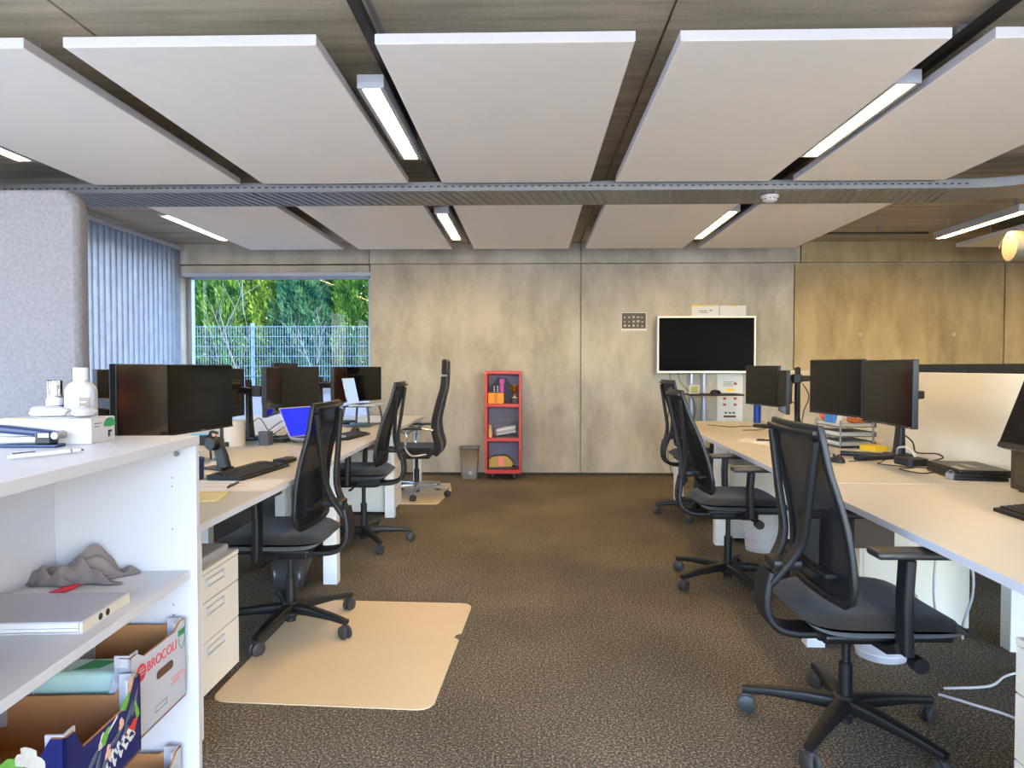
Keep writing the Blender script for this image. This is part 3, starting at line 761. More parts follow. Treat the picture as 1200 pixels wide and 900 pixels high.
MB().lathe([(0, .03), (.022, .029), (.026, .026), (.026, .02)], (.1, 0, 0), 20).build('dial', darkmetal, t)
keyboard(-1.315, 4.92, R(90-8), 'dark keyboard on the middle left desk right of the near chair', .42, .15)
keyboard(1.70, 2.24, R(-92), 'black keyboard at the edge of the near right desk', .4, .14)
def mouse(x, y, rz, label, m=black_sat):
    t = thing('computer_mouse', label, 'mouse', (x, y, .74), rz, 'computer mice')
    def f(u, v):
        a = u*2*pi; e = v*pi/2
        return (.055*math.cos(a)*math.cos(e)*(1+.08*math.cos(a)), .031*math.sin(a)*math.cos(e), .002+.036*math.sin(e)*(1-.15*math.cos(a)))
    MB().grid(f, 20, 8).build('shell', m, t); MB().rod((.028, -.003, .0345), (.028, .003, .0345), .008).build('scroll_wheel', wheel_m, t)
mouse(-1.38, 5.33, R(80), 'dark mouse beyond the keyboard on the middle left desk')
mouse(1.64, 3.68, R(100), 'black mouse beside the chair nearest the camera')

# ------------------------------------------------------------------ left desk things
def pot(name, x, y, r0, r1, h, m, label, cat, rim=True, z=.74, wall=.004):
    t = thing(name, label, cat, (x, y, z))
    MB().lathe([(0, 0), (r0, 0), (r1, h), (r1-wall, h), (r0-wall, .006), (0, .006)], n=32).build('body', m, t)
    if rim: MB().lathe([(r1-wall, h-.002), (r1+.002, h-.004), (r1+.002, h+.002), (r1-wall, h+.002)], n=32).build('rim', m, t)
    return t
def pen(x, y, z, rz, m, label, L=.14, r=.005, tilt=0, tip=None, cat='pen', name='pen', grp=None):
    t = thing(name, label, cat, (x, y, z), rz, grp); t.rotation_euler = (0, -tilt, rz)
    MB().lathe([(0, -L/2), (r*.8, -L/2), (r, -L/2+.01), (r, L/2-.02), (r*.35, L/2-.002), (0, L/2)], n=12, M=Matrix.Rotation(R(90), 4, 'Y')).build('barrel', m, t)
    MB().lathe([(0, L/2), (r*.35, L/2), (r*.7, L/2-.014), (r*1.05, L/2-.03), (0, L/2-.03)], n=12, M=Matrix.Rotation(R(90), 4, 'Y')).build('tip', tip or darkmetal, t)
    MB().box((-L/2+.03, 0, r+.0015), (.045, .003, .002), .0005).build('clip', tip or darkmetal, t)
    return t
pot('pencil_cup', -1.53, 3.07, .036, .038, .095, navy, 'navy pencil cup beside the white shelf unit', 'pencil cup')
pen(-1.535, 3.075, .80, R(30), mat('pale_blue_plastic', (150, 190, 214), .4), 'pale blue pen standing in the navy pencil cup', .13, .005, R(72))
pen(-1.52, 3.06, .795, R(150), ink_red, 'orange-red pen standing in the navy pencil cup', .12, .005, R(75))
t = thing('headset_stand', 'black headset stand with rounded head on the near left desk', 'headset stand', (-1.555, 3.36, .74), R(-20))
MB().bar([(-.07, 0, .006), (.055, 0, .006)], .085, .012).build('base', black_sat, t)
MB().sweep([(.035, 0, .01), (.02, 0, .07), (-.02, 0, .15)], rrect(.07, .03, .01), up=(0, 1, 0), scale=[(1, 1.2), (.9, 1), (.8, .8)]).build('post', black_sat, t)
MB().lathe([(0, -.02), (.03, -.02), (.035, -.012), (.035, .012), (.03, .02), (0, .02)], (-.02, -.02, .13), 24, Matrix.Rotation(R(90), 4, 'X')).build('ear_cushion', black_pl, t)
MB().tube(bez([(-.02, -.03, .15), (-.04, -.01, .185), (-.06, .05, .175)], 6), .007, 8).build('headband', black_pl, t)
t = pot('drinking_glass', -1.73, 3.71, .034, .042, .11, clear, 'clear beaker holding pens behind the headset stand', 'glass', False, wall=.002)
for i, (dx, dy, mm, n) in enumerate(((-.01, .01, ink_yellow, 'yellow'), (.012, -.008, ink_red, 'red'), (0, .018, black_pl, 'black'))):
    pen(-1.73+dx, 3.71+dy, .815, R(40+110*i), mm, f'{n} pen in the clear beaker', .14, .0045, R(76))
pot('mug', -1.925, 4.38, .068, .070, .16, mat('beige_grey_ceramic', (206, 196, 182), .4, var=.03), 'tall beige mug between the first two monitor pairs', 'mug')
t = thing('small_box', 'black box with pale blue lid beside the navy pencil cup', 'box', (-2.16, 4.43, .74), R(8))
MB().b2(-.05, .05, -.05, .05, 0, .065, .003).build('body', black_pl, t); MB().b2(-.052, .052, -.052, .052, .065, .074, .002).build('lid', mat('light_blue_lid', (120, 186, 220), .4), t)
pot('desk_cup', -1.735, 4.42, .043, .045, .085, grey_blue, 'slate cup between monitor stand and cables', 'cup')
t = thing('docking_station', 'flat dark docking station under the blue-screen laptop', 'dock', (-1.68, 4.68, .74), R(75))
MB().b2(-.12, .12, -.045, .045, 0, .025, .005).build('body', darkmetal, t); MB().b2(-.1, .1, -.0465, -.044, .008, .016).build('port_strip', ink_black, t)
# paper and notebook
def sheet(x, y, z, w, l, rz, label, h=.0012, m=paper, name='paper_sheet', cat='paper', grp=None, lines=0, curl=0):
    t = thing(name, label, cat, (x, y, z), rz, grp)
    MB().grid(lambda u, v: ((u-.5)*w, (v-.5)*l, h+curl*max(0, v-.7)**2*10), 4, 8).build('sheet', m, t, norm=False)
    for i in range(lines):
        MB().b2(-w*.36, w*(.1+.25*random.random()), l*.36-i*l*.72/max(1, lines), l*.36-i*l*.72/max(1, lines)+.004, h+.0002, h+.0006).build('text_line', ink_grey, t)
    return t
sheet(-1.30, 2.90, .74, .42, .30, R(4), 'large white paper spread in front of the near left keyboard', .0015, lines=3)
t = thing('notebook', 'beige notebook under the white paper on the near left desk', 'notebook', (-1.31, 2.61, .74), R(10))
MB().b2(-.11, .11, -.09, .09, 0, .008, .002).build('cover', mat('notebook_beige', (206, 192, 140), .6), t); MB().b2(-.108, .107, -.088, .088, .0022, .0062).build('pages', paper, t)
pen(-1.27, 2.88, .7475, R(95), darkmetal, 'grey pen lying on the large white paper', .14)
pen(-1.27, 2.42, .746, R(80), black_pl, 'black pen lying at the near left desk edge', .14)
# laptop with blue screen
def laptop(x, y, z, rz, ang, label, scr, w=.31, d=.21, m=mat('laptop_silver', (176, 180, 188), .35, .5)):
    t = thing('laptop', label, 'laptop', (x, y, z), rz, 'laptops on the left desks')
    MB().b2(-w/2, w/2, -d, 0, 0, .014, .003).build('base', m, t)
    k = MB()
    for r_ in range(5):
        for c_ in range(13): k.b2(-w/2+.02+c_*.021, -w/2+.038+c_*.021, -.035-r_*.02, -.019-r_*.02, .0138, .0152)
    k.build('key_pattern', ink_black, t)
    Rm = Matrix.Rotation(ang, 3, 'X')
    lid = MB().box(Rm @ Vector((0, 0, d/2))+Vector((0, .004, .012)), (w, .007, d), .002, rot=Rm).build('lid', m, t)
    MB().box(Rm @ Vector((0, -.0042, d/2))+Vector((0, .004, .012)), (w-.014, .001, d-.016), rot=Rm).build('display', scr, lid)
    MB().lathe([(0, 0), (.011, 0), (.011, .0008), (0, .0008)], Rm @ Vector((0, .0036, d/2))+Vector((0, .004, .012)), 16, Rm.to_4x4() @ Matrix.Rotation(R(-90), 4, 'X')).build('lid_emblem', ink_grey, lid)
    return t
laptop(-1.535, 4.64, .765, R(62), R(-28), 'open laptop with bright blue screen beside the near left chair', screen_blue, .3, .22)
t = thing('laptop_riser', 'grey metal laptop riser on the window-side left desk', 'laptop riser', (-1.47, 5.92, .74), R(86))
mgrey = mat('riser_grey', (92, 92, 98), .35, .5)
MB().box((0, 0, .172), (.4, .25, .008), .003).build('platform', mgrey, t)
for qx in (-1, 1):
    for qy in (-1, 1): MB().bar([(qx*.17, qy*.1, .169), (qx*.19, qy*.115, .08), (qx*.195, qy*.12, .0)], .035, .012, up=(0, 1, 0)).build('leg', mgrey, t)
MB().box((0, -.005, .006), (.38, .22, .008), .003).build('lower_shelf', mgrey, t)
laptop(-1.53, 5.87, .9165, R(86), R(-12), 'open laptop with pale bright screen standing on the riser', emit('laptop_pale_screen', (176, 196, 232), .55, .08), .3, .23, mat('laptop_pale', (196, 206, 222), .4, .2))
t = thing('docking_station', 'slim dark dock lying behind the laptop riser', 'dock', (-1.8, 6.2, .74), R(80))
MB().b2(-.1, .1, -.04, .04, 0, .022, .005).build('body', black_pl, t); MB().b2(-.08, .08, -.0415, -.039, .006, .014).build('port_strip', ink_grey, t)
gcl = 'loose cables on the left desks'
cable('cable', [(-1.9, 4.75, .75), (-1.82, 4.8, .83), (-1.74, 4.82, .87), (-1.72, 4.78, .78), (-1.76, 4.7, .748), (-1.68, 4.6, .745)], .0035, black_pl, 'looping black cable behind the slate cup', gcl)
cable('cable', [(-1.88, 4.85, .745), (-1.78, 4.72, .79), (-1.7, 4.76, .84), (-1.66, 4.8, .78), (-1.62, 4.6, .744), (-1.56, 4.52, .744)], .003, black_pl, 'black cable running past the blue-screen laptop', gcl)
cable('cable', [(-1.9, 4.4, .76), (-1.86, 4.6, .9), (-1.84, 4.75, .8), (-1.8, 4.85, .746)], .003, darkmetal, 'thin cable hanging by the block-joint monitor arm', gcl)
cable('cable', [(-1.6, 3.15, .743), (-1.5, 3.02, .743), (-1.44, 3.1, .745), (-1.42, 3.14, .75)], .0025, black_pl, 'black keyboard cable on the near left desk', gcl)
cable('cable', [(-1.45, 5.12, .744), (-1.52, 5.3, .744), (-1.56, 5.5, .744), (-1.7, 5.6, .744)], .0025, black_pl, 'black cable from keyboard to riser', gcl)
t = thing('headphones', 'black headphones lying by the laptop riser foot', 'headphones', (-1.63, 4.93, .74), R(30))
for q in (-1, 1): MB().lathe([(0, 0), (.03, 0), (.034, .008), (.03, .022), (0, .022)], (0, q*.05, 0), 20).build('ear_cup', black_pl, t)
MB().tube(bez([(0, -.05, .02), (.07, -.04, .012), (.09, 0, .01), (.07, .04, .012), (0, .05, .02)], 5), .005, 8).build('band', black_sat, t)

# ------------------------------------------------------------------ right desk things
t = thing('letter_tray', 'clear acrylic letter trays with metal posts under the double monitor', 'letter tray', (2.03, 4.46, .74), R(-86))
for i in range(3):
    z = .012+i*.06
    MB().b2(-.16, .16, -.12, .12, z, z+.003).b2(-.16, -.157, -.12, .12, z, z+.03).b2(.157, .16, -.12, .12, z, z+.03).b2(-.16, .16, .117, .12, z, z+.03).build('tray', clear, t)
for qx in (-1, 1):
    for qy in (-1, 1): MB().rod((qx*.15, qy*.105, 0), (qx*.15, qy*.105, .175), .006, 10).build('post', steel, t)
for i in range(3):
    o = thing('paper_stack', f'stack of papers in the {["lowest", "middle", "top"][i]} acrylic letter tray', 'papers', (2.03, 4.46, .7565+i*.06), R(-86+i*2-2), 'papers in the letter trays')
    MB().b2(-.145, .145, -.1, .1, 0, .02-.005*(i == 2)).build('sheets', paper, o); MB().b2(-.14, .13, -.098, .1, .02-.005*(i == 2), .0225-.005*(i == 2)).build('top_sheet', mat('grey_paper', (170, 168, 170), .8), o)
zt_ = .74+.012+.12+.003+.0185
def bag(x, y, z, sx, sy, sz, m, label, name, cat):
    def f(u, v):
        a = u*2*pi; e = (v-.5)*pi; w = 1+.14*math.sin(3*a+label.__len__())+.1*math.sin(5*e+a)
        return (x+sx*w*math.cos(a)*max(.02, math.cos(e))**.6, y+sy*w*math.sin(a)*max(.02, math.cos(e))**.6, z+sz*(.5+.5*math.sin(e)))
    return tag(MB().grid(f, 20, 10).build(name, m), label, cat)
bag(1.955, 4.56, zt_, .035, .045, .085, mat('orange_wrapper', (226, 92, 34), .4, var=.25, scale=25), 'crumpled orange bag on the letter trays', 'snack_bag', 'bag')
t = thing('tissue_pack', 'blue pack with white cap on the letter trays', 'pack', (1.95, 4.45, zt_), R(-80))
MB().b2(-.05, .05, -.03, .03, 0, .06, .008).build('body', mat('bright_blue', (64, 128, 206), .4, var=.1), t); MB().lathe([(0, .06), (.014, .06), (.014, .078), (0, .078)], n=16).build('cap', white_pl, t)
t = thing('note_card', 'white card leaning on the letter trays', 'card', (1.945, 4.36, zt_), R(-85)); t.rotation_euler = (R(-14), 0, R(-85))
MB().box((0, 0, .04), (.055, .002, .08)).build('card', paper, t); MB().b2(-.02, .02, -.0018, -.001, .05, .054).build('text_line', ink_grey, t)
bag(2.06, 4.36, zt_, .05, .04, .04, mat('brown_orange_cloth', (176, 92, 44), .7, var=.25, scale=25), 'brown-orange cloth on the letter trays', 'cloth', 'cloth')
bag(1.99, 4.72, .741, .07, .06, .12, mat('pale_plastic_bag', (196, 192, 186), .35, var=.12), 'pale crumpled bag left of the letter trays', 'plastic_bag', 'bag')
t = thing('note_pad', 'bright yellow note pad behind the splayed monitor feet', 'note pad', (2.1, 4.22, .74), R(-70))
MB().b2(-.06, .06, -.05, .05, 0, .03, .002).build('pad', ink_yellow, t); MB().b2(-.061, .061, .04, .051, 0, .0305).build('binding', mat('dark_yellow', (206, 164, 30), .6), t)
t = thing('usb_hub', 'round-cornered black hub beside the double monitor', 'hub', (1.985, 3.6, .74), R(-85))
MB().prism(rrect(.14, .12, .03, 6), .036).build('body', black_sat, t); MB().b2(-.05, .05, -.0615, -.059, .01, .02).build('port_strip', darkmetal, t)
gcr = 'loose cables on the right desks'
cable('cable', [(2.02, 3.62, .778), (2.0, 3.66, .82), (2.0, 3.75, .81), (2.03, 3.82, .77)], .006, white_pl, 'white cable arching out of the black hub', gcr)
cable('cable', [(2.05, 3.86, .9), (2.1, 3.8, .84), (2.08, 3.72, .79), (2.1, 3.58, .8), (2.09, 3.5, .79), (2.05, 3.52, .77)], .004, black_pl, 'thick black cable behind the hub', gcr)
cable('cable', [(1.98, 3.82, .744), (1.86, 3.66, .744), (1.82, 3.6, .744), (1.9, 3.5, .744), (2.0, 3.45, .744)], .0028, black_pl, 'thin black cable in front of the hub', gcr)
cable('cable', [(1.93, 3.46, .744), (1.83, 3.42, .744), (1.86, 3.28, .744), (1.97, 3.35, .744), (2.03, 3.5, .744)], .0028, black_pl, 'thin cable looping towards the black folders', gcr)
cable('cable', [(1.7, 3.68, .745), (1.78, 3.72, .744), (1.84, 3.8, .744), (1.94, 3.86, .744)], .0022, black_pl, 'mouse cable under the double monitor', gcr)
gf = 'black folders stacked on the near right desk'
for i in range(3):
    t = thing('folder', f'black folder with elastic, {["bottom", "middle", "top"][i]} of the stack on the near right desk', 'folder', (2.04+.004*i, 3.24-.003*i, .74+i*.0165), R(-100+1.5*i), gf)
    MB().b2(-.16, .16, -.11, .11, 0, .0155, .003).build('cover', mat('folder_black', (24, 22, 21), .35, var=.1), t)
    MB().b2(-.155, .157, -.107, .1085, .003, .0125).build('edge_sheets', mat('folder_grey', (52, 50, 50), .7), t)
    if i == 2:
        MB().b2(-.06, .06, -.012, .01, .0155, .0162).build('label_strip', mat('pale_label', (160, 156, 150), .5), t)
        MB().b2(.03, .13, -.09, -.07, .0155, .0162).build('spine_label', mat('pale_label2', (190, 186, 178), .5), t)
MB().rod((0, 0, 0), (0, 0, .001), .001)
t = thing('pen_case', 'small grey clip lying against the black folder stack', 'clip', (1.905, 3.13, .74), R(-60))
MB().b2(-.02, .02, -.012, .012, 0, .03, .004).build('body', steel, t); MB().tube([(-.015, 0, .03), (0, 0, .045), (.015, 0, .03)], .002, 6).build('wire', steel, t)
sheet(1.56, 4.75, .74, .21, .297, R(-30), 'white paper beside the reclined chair', .0012, lines=3, grp='papers on the middle right desk')
sheet(1.62, 4.55, .7408, .21, .297, R(-62), 'white paper under the pen on the right desk', .0018, lines=2, grp='papers on the middle right desk')
pen(1.62, 4.72, .747, R(-15), black_pl, 'black pen lying on the right desk papers', .13, .006)
t = pot('blue_can', 2.07, 6.28, .033, .033, .168, mat('can_blue', (28, 70, 168), .3, .4, var=.1), 'tall blue can at the end of the far right desk', 'can')
MB().lathe([(0, .165), (.03, .165), (.03, .17), (0, .17)], n=24).build('lid', steel, t)
t = thing('docking_station', 'flat black dock among cables on the far right desk', 'dock', (2.0, 5.75, .74), R(-60))
MB().b2(-.13, .13, -.06, .06, 0, .025, .006).build('body', black_sat, t); MB().b2(-.1, .1, -.0615, -.059, .006, .015).build('port_strip', darkmetal, t)
cable('cable', [(1.55, 6.0, .744), (1.68, 5.8, .744), (1.8, 5.85, .744), (1.92, 5.78, .75)], .003, black_pl, 'thin black cable reaching over the far right desk', gcr)
cable('cable', [(1.7, 5.5, .744), (1.82, 5.52, .744), (1.9, 5.6, .744), (1.96, 5.7, .75)], .003, black_pl, 'black cable beside the flat dock', gcr)
cable('cable', [(2.13, 5.47, 1.2), (2.1, 5.42, 1.25), (2.06, 5.4, 1.15), (2.04, 5.42, 1.0), (2.1, 5.46, .95), (2.14, 5.44, .8)], .004, black_pl, 'black cable drooping from the far pole stand', gcr)
cable('cable', [(2.15, 5.45, 1.12), (2.18, 5.4, 1.02), (2.15, 5.42, .9), (2.12, 5.4, .76), (2.06, 5.3, .745)], .004, black_pl, 'black cable wound round the far pole stand', gcr)
# hanging white cables and floor cable
cable('cable', [(1.38, 2.32, .715), (1.36, 2.31, .6), (1.35, 2.3, .5), (1.355, 2.3, .44)], .004, white_pl, 'shorter white cable hanging under the near right desk', 'white cables at the near right desk')
cable('cable', [(1.43, 2.3, .715), (1.46, 2.28, .6), (1.46, 2.27, .5), (1.43, 2.27, .4), (1.43, 2.27, .35)], .004, white_pl, 'longer white cable hanging under the near right desk', 'white cables at the near right desk')
cable('cable', [(1.55, 2.6, .006), (1.62, 2.52, .01), (1.72, 2.42, .006), (1.8, 2.2, .006), (1.9, 2.05, .006)], .005, white_pl, 'white cable on the floor under the near right desk', 'white cables at the near right desk')
cable('cable', [(1.6, 2.65, .006), (1.75, 2.62, .03), (1.9, 2.75, .01), (2.0, 2.8, .006)], .005, white_pl, 'white cable curling towards the rear desk leg', 'white cables at the near right desk')
t = thing('cable_box', 'dark brown panel box hanging beneath the middle right desk edge', 'box', (1.46, 3.1, .43), RR)
MB().b2(0, .18, 0, .12, 0, .22, .004).build('case', mat('dark_wood', (64, 52, 42), .5, var=.1), t); MB().b2(.02, .16, .05, .11, .22, .284).build('bracket', darkmetal, t)

# ------------------------------------------------------------------ bins
def bin_(x, y, r0, r1, h, m, label, n=36, ribs=0, sx=1, sy=1, sq=False):
    t = thing('waste_bin', label, 'waste bin', (x, y, 0), 0, None)
    if sq:
        b = MB(); secs = [(0, r0), (h, r1)]
        P = rrect(2, 2, .35, 5)
        rings = []
        for rr, z in ((r0*.99, .0), (r0, .004), (r1, h), (r1+.004, h), (r1+.004, h-.012), (r1-.001, h-.012)): rings.append([b.bm.verts.new((p[0]*rr*sx, p[1]*rr*sy, z)) for p in P])
        inner = [[b.bm.verts.new((p[0]*(rr-.004)*sx, p[1]*(rr-.004)*sy, z)) for p in P] for rr, z in ((r1, h), (r0, .01))]
        for A, B in list(zip(rings[:3], rings[1:4]))+[(rings[3], rings[4]), (rings[2], inner[0]), (inner[0], inner[1])]:
            for j in range(len(P)): b.bm.faces.new((A[j], A[(j+1) % len(P)], B[(j+1) % len(P)], B[j]))
        b.bm.faces.new(rings[0]); b.bm.faces.new(inner[1])
        b.build('body', m, t)
        MB().sweep([(p[0]*(r1+.002)*sx, p[1]*(r1+.002)*sy, h) for p in P], [(-.004, -.006), (.004, -.006), (.004, .004), (-.004, .004)], closed=True).build('rim', m, t)
    else:
        prof = [(0, 0), (r0, 0)]
        for i in range(ribs+1):
            k = (i+.5)/(ribs+1); rr = r0+(r1-r0)*k; prof += [(rr, h*k-.006), (rr+.002, h*k), (rr, h*k+.006)]
        prof += [(r1, h), (r1-.006, h), (r0-.006, .01), (0, .01)]
        MB().lathe(prof, n=n).build('body', m, t)
        MB().lathe([(r1-.006, h-.004), (r1+.006, h-.004), (r1+.006, h+.006), (r1-.006, h+.006)], n=n).build('rim', m, t)
    return t
bin_(1.57, 4.68, .095, .13, .30, white_pl, 'white waste bin beside the reclined office chair', ribs=4)
bin_(1.52, 2.97, .1, .13, .27, white_pl, 'white waste bin hidden beneath the middle right desk leg', ribs=4)
t = bin_(-.685, 7.62, .087, .106, .355, greybin, 'grey waste bin against the wall left of the red shelf', sq=True, sy=.75)
MB().lathe([(0, 0), (.018, 0), (.018, .003), (0, .003)], (.012, -.071, .07), 16, Matrix.Rotation(R(90), 4, 'X')).build('badge', white_pl, t)
MB().tube([(.0, -.074, .078), (.02, -.074, .06)], .004, 6).build('badge_mark', ink_black, t)
bin_(-1.37, 3.86, .085, .105, .27, mat('smoked_plastic', (60, 58, 58), .25, var=.1), 'dark waste bin under the near left desk', sq=True)

# ------------------------------------------------------------------ red cabinet and contents
t = thing('red_shelf', 'narrow red shelf cabinet on casters against the concrete wall', 'shelf', (-.305, 7.52, 0))
W = .2; D0, D1 = 0, .29; z0, z1 = .07, 1.205
MB().b2(-W, W, D0, D1, z1-.032, z1, .003).build('top_board', red_m, t); MB().b2(-W, W, D0, D1, z0, z0+.04, .003).build('bottom_board', red_m, t)
for q in (-1, 1): MB().b2(*sorted((q*W, q*(W-.026))), D0, D1, z0+.0402, z1-.0322, .003).build('side_panel', red_m, t)
for z in (.825, .445): MB().b2(-W+.0262, W-.0262, D0+.004, D1-.012, z-.017, z+.017, .002).build('shelf_board', red_m, t)
MB().b2(-W+.0262, W-.0262, D1-.011, D1-.002, z0+.04, z1-.032).build('back_panel', red_in, t)
for qx in (-1, 1):
    for yy in (.05, .24): MB().lathe([(0, -.009), (.024, -.009), (.026, 0), (.024, .009), (0, .009)], (qx*.12, yy, .026), 20, Matrix.Rotation(R(90), 4, 'Y')).b2(qx*.12-.014, qx*.12+.014, yy-.014, yy+.014, .04, .0698).build('caster', wheel_m, t)
sx0, sy0 = -.305, 7.52
t = thing('storage_box', 'orange box on the top level of the red shelf', 'box', (sx0-.083, sy0+.1, .842), 0)
MB().b2(-.088, .088, -.06, .06, 0, .118, .004).build('body', mat('orange_card', (232, 150, 24), .6), t); MB().b2(-.018, .02, -.0615, -.0598, .005, .115).build('front_band', mat('orange_dark', (204, 120, 16), .6), t)
t = thing('gift_box', 'dark blue roof-shaped gift box with magenta ribbon in the red shelf', 'gift box', (sx0-.03, sy0+.21, .842), 0)
MB().prism([(-.11, 0), (.12, 0), (.12, .2), (.06, .28), (-.04, .29), (-.12, .18)], .06, frame((0, .03, 0), (1, 0, 0), (0, 0, 1))).build('body', mat('dark_navy_card', (34, 40, 62), .6), t)
MB().b2(-.012, .03, -.034, -.029, .118, .24, .002).box((.01, -.036, .25), (.06, .012, .05), .008).build('ribbon', mat('magenta_ribbon', (206, 70, 160), .5), t)
for i in range(2):
    for j in range(4): MB().b2(-.085+i*.04, -.07+i*.04, -.0325, -.0305, .13+j*.018, .14+j*.018).build('window_print', paper, t)
t = thing('trophy', 'small gold trophy cup on black plinth in the red shelf', 'trophy', (sx0+.125, sy0+.09, .842), 0)
gold = mat('gold_metal', (186, 132, 44), .25, .85)
MB().b2(-.032, .032, -.03, .03, 0, .06, .003).build('plinth', black_sat, t)
MB().lathe([(0, .06), (.03, .06), (.03, .066), (.012, .075), (.008, .1), (.012, .115), (.02, .13), (.032, .16), (.036, .205), (.033, .205), (.028, .165), (0, .135)], n=24).build('cup', gold, t)
MB().lathe([(.03, .062), (.034, .066), (.034, .072), (.028, .074)], n=24).build('collar', white_pl, t)
for q in (-1, 1): MB().tube(bez([(q*.032, 0, .195), (q*.055, 0, .19), (q*.052, 0, .16), (q*.026, 0, .145)], 5), .003, 6).build('handle', gold, t)
t = thing('wire_basket', 'wire basket holding papers on the middle level of the red shelf', 'basket', (sx0+.035, sy0+.13, .4625), 0)
wb = MB(); 
for z in (.002, .06, .13, .2, .255): wb.tube([(-.13, -.09, z), (.13, -.09, z), (.13, .09, z), (-.13, .09, z)], .0022, 5, closed=True)
wb.build('horizontal_wire', steel, t)
wv = MB()
for i in range(9):
    x = -.13+i*.0325
    wv.tube([(x, -.09, .255 if i in (0, 8) else .06), (x, -.09, .002), (x, .09, .002), (x, .09, .255)], .0016, 5)
wv.build('upright_wire', steel, t)
for i in range(4):
    o = thing('magazine', ['dark magazine lowest in the wire basket', 'white papers lying tilted in the wire basket', 'grey papers near the top of the wire basket', 'topmost white papers in the wire basket'][i], 'magazine', (sx0+.035, sy0+.13, .466+.003+i*.024), 0, 'papers in the wire basket')
    o.rotation_euler = (0, R(-9-i), 0)
    MB().b2(-.108, .108, -.08, .08, .014, .034, .002).build('pages', [ink_black, paper, mat('grey_paper', (170, 168, 170), .8), paper][i], o)
    MB().b2(-.109, .109, -.081, .081, .0335, .0355, .0005).build('cover', [ink_black, ink_grey, paper, paper][i], o)
t = thing('plush_toy', 'small beige plush toy beside the wire basket in the red shelf', 'toy', (sx0-.148, sy0+.08, .462), 0)
bg = mat('beige_plush', (206, 178, 120), .9, var=.2, scale=60)
MB().lathe([(0, 0), (.024, .004), (.027, .05), (.02, .09), (.012, .1), (0, .1)], n=16).build('body', bg, t)
MB().lathe([(0, .095), (.018, .1), (.021, .12), (.016, .14), (0, .145)], n=16).build('head', bg, t)
for q in (-1, 1): MB().tube(bez([(q*.012, 0, .135), (q*.018, 0, .155), (q*.015, 0, .17)], 4), .005, 6).build('ear', bg, t)
t = thing('gift_parcel', 'gold parcel with pink band on the bottom level of the red shelf', 'parcel', (sx0-.018, sy0+.13, .111), 0)
MB().prism([(-.14, .02), (.1, .02), (.13, .06), (.1, .11), (.04, .15), (-.1, .14), (-.14, .1)], .15, frame((0, .07, 0), (1, 0, 0), (0, 0, 1))).build('body', mat('gold_paper', (168, 136, 56), .45, .2, var=.15), t)
MB().b2(-.035, .02, -.086, -.078, .035, .13, .002).build('band', mat('pink_paper', (236, 128, 122), .5), t)
MB().prism([(-.15, 0), (.12, 0), (.15, .02), (.12, .03), (-.15, .02)], .17, frame((0, .085, 0), (1, 0, 0), (0, 0, 1))).build('base_tray', black_pl, t)

# ------------------------------------------------------------------ television corner
t = thing('television', 'wide television with pale frame near the back wall', 'television', (1.972, 7.72, 1.178))
MB().box((0, .02, .322), (1.105, .035, .644), .004).build('housing', white_pl, t)
MB().b2(-.53, .53, -.0002, .004, .028, .624).build('screen', mat('tv_screen', (3, 3, 4), .22, var=0, spec=.015), t)
tvf = mat('tv_bezel', (222, 216, 200), .35, .2)
MB().sweep([(-.541, 0, .014), (.541, 0, .014), (.541, 0, .633), (-.541, 0, .633)], rrect(.024, .016, .004), up=(0, 1, 0), closed=True).build('bezel', tvf, t)
t = thing('television_stand', 'television trolley with two pale poles and a black shelf', 'television stand', (1.972, 7.80, 0))
pole_m = mat('pale_blue_grey_pole', (176, 186, 206), .35, .4)
for x in (-.14, .0): MB().rod((x, .02, .04), (x, .02, 1.5), .024, 16).build('pole', pole_m, t)
for x in (-.3, .16): MB().b2(x-.03, x+.03, -.38, .05, .0, .05, .006).build('foot', black_sat, t)
MB().b2(-.3, .16, -.01, .05, .05, .09, .004).build('cross_bar', black_sat, t)
MB().b2(-.235, .35, -.34, -.02, .935, .952, .003).build('shelf', black_sat, t)
MB().b2(-.3, .3, -.041, -.0245, 1.3, 1.6, .003).build('mount', black_sat, t)
t = thing('room_display', 'small white thermostat display with green screen on the television shelf', 'thermostat', (1.79, 7.52, .952), R(0))
MB().box((0, 0, .05), (.125, .025, .1), .012, seg=3).build('body', white_pl, t); MB().b2(-.038, .038, -.0145, -.012, .018, .086).build('display', lcd_green, t)
t = thing('web_camera', 'black rounded device on the television shelf', 'device', (2.03, 7.55, .952), R(10))
MB().lathe([(0, 0), (.06, 0), (.06, .015), (.045, .04), (0, .05)], n=24).build('body', black_pl, t); MB().box((0, -.055, .02), (.05, .01, .015), .003).build('lens', screen_m, t)
o = sheet(2.19, 7.58, .952, .2, .28, R(80), 'white papers on the television shelf', .015, lines=2)
for y, x0 in ((0, 1.56), (0, 1.66)):
    cable('cable', [(x0, 7.78, 1.3), (x0+.02, 7.76, 1.1), (x0+(.04 if x0 < 1.6 else .14), 7.74, .94), (x0+(.0 if x0 < 1.6 else .2), 7.78, .7), (x0, 7.8, .3), (x0+.05, 7.78, .006)], .004, black_pl, 'black cable hanging left below the television' if x0 < 1.6 else 'black cable slanting down to the television shelf', 'cables below the television')
def poster(x0, x1, z0, z1, label, cat='poster', name='wall_poster'):
    t = thing(name, label, cat, ((x0+x1)/2, BW-.0005, (z0+z1)/2)); w, h = (x1-x0)/2, (z1-z0)/2
    MB().b2(-w, w, -.004, -.001, -h, h).build('sheet', paper, t); return t, w, h
t, w, h = poster(1.035, 1.325, 1.665, 1.875, 'small dark photo poster left of the television')
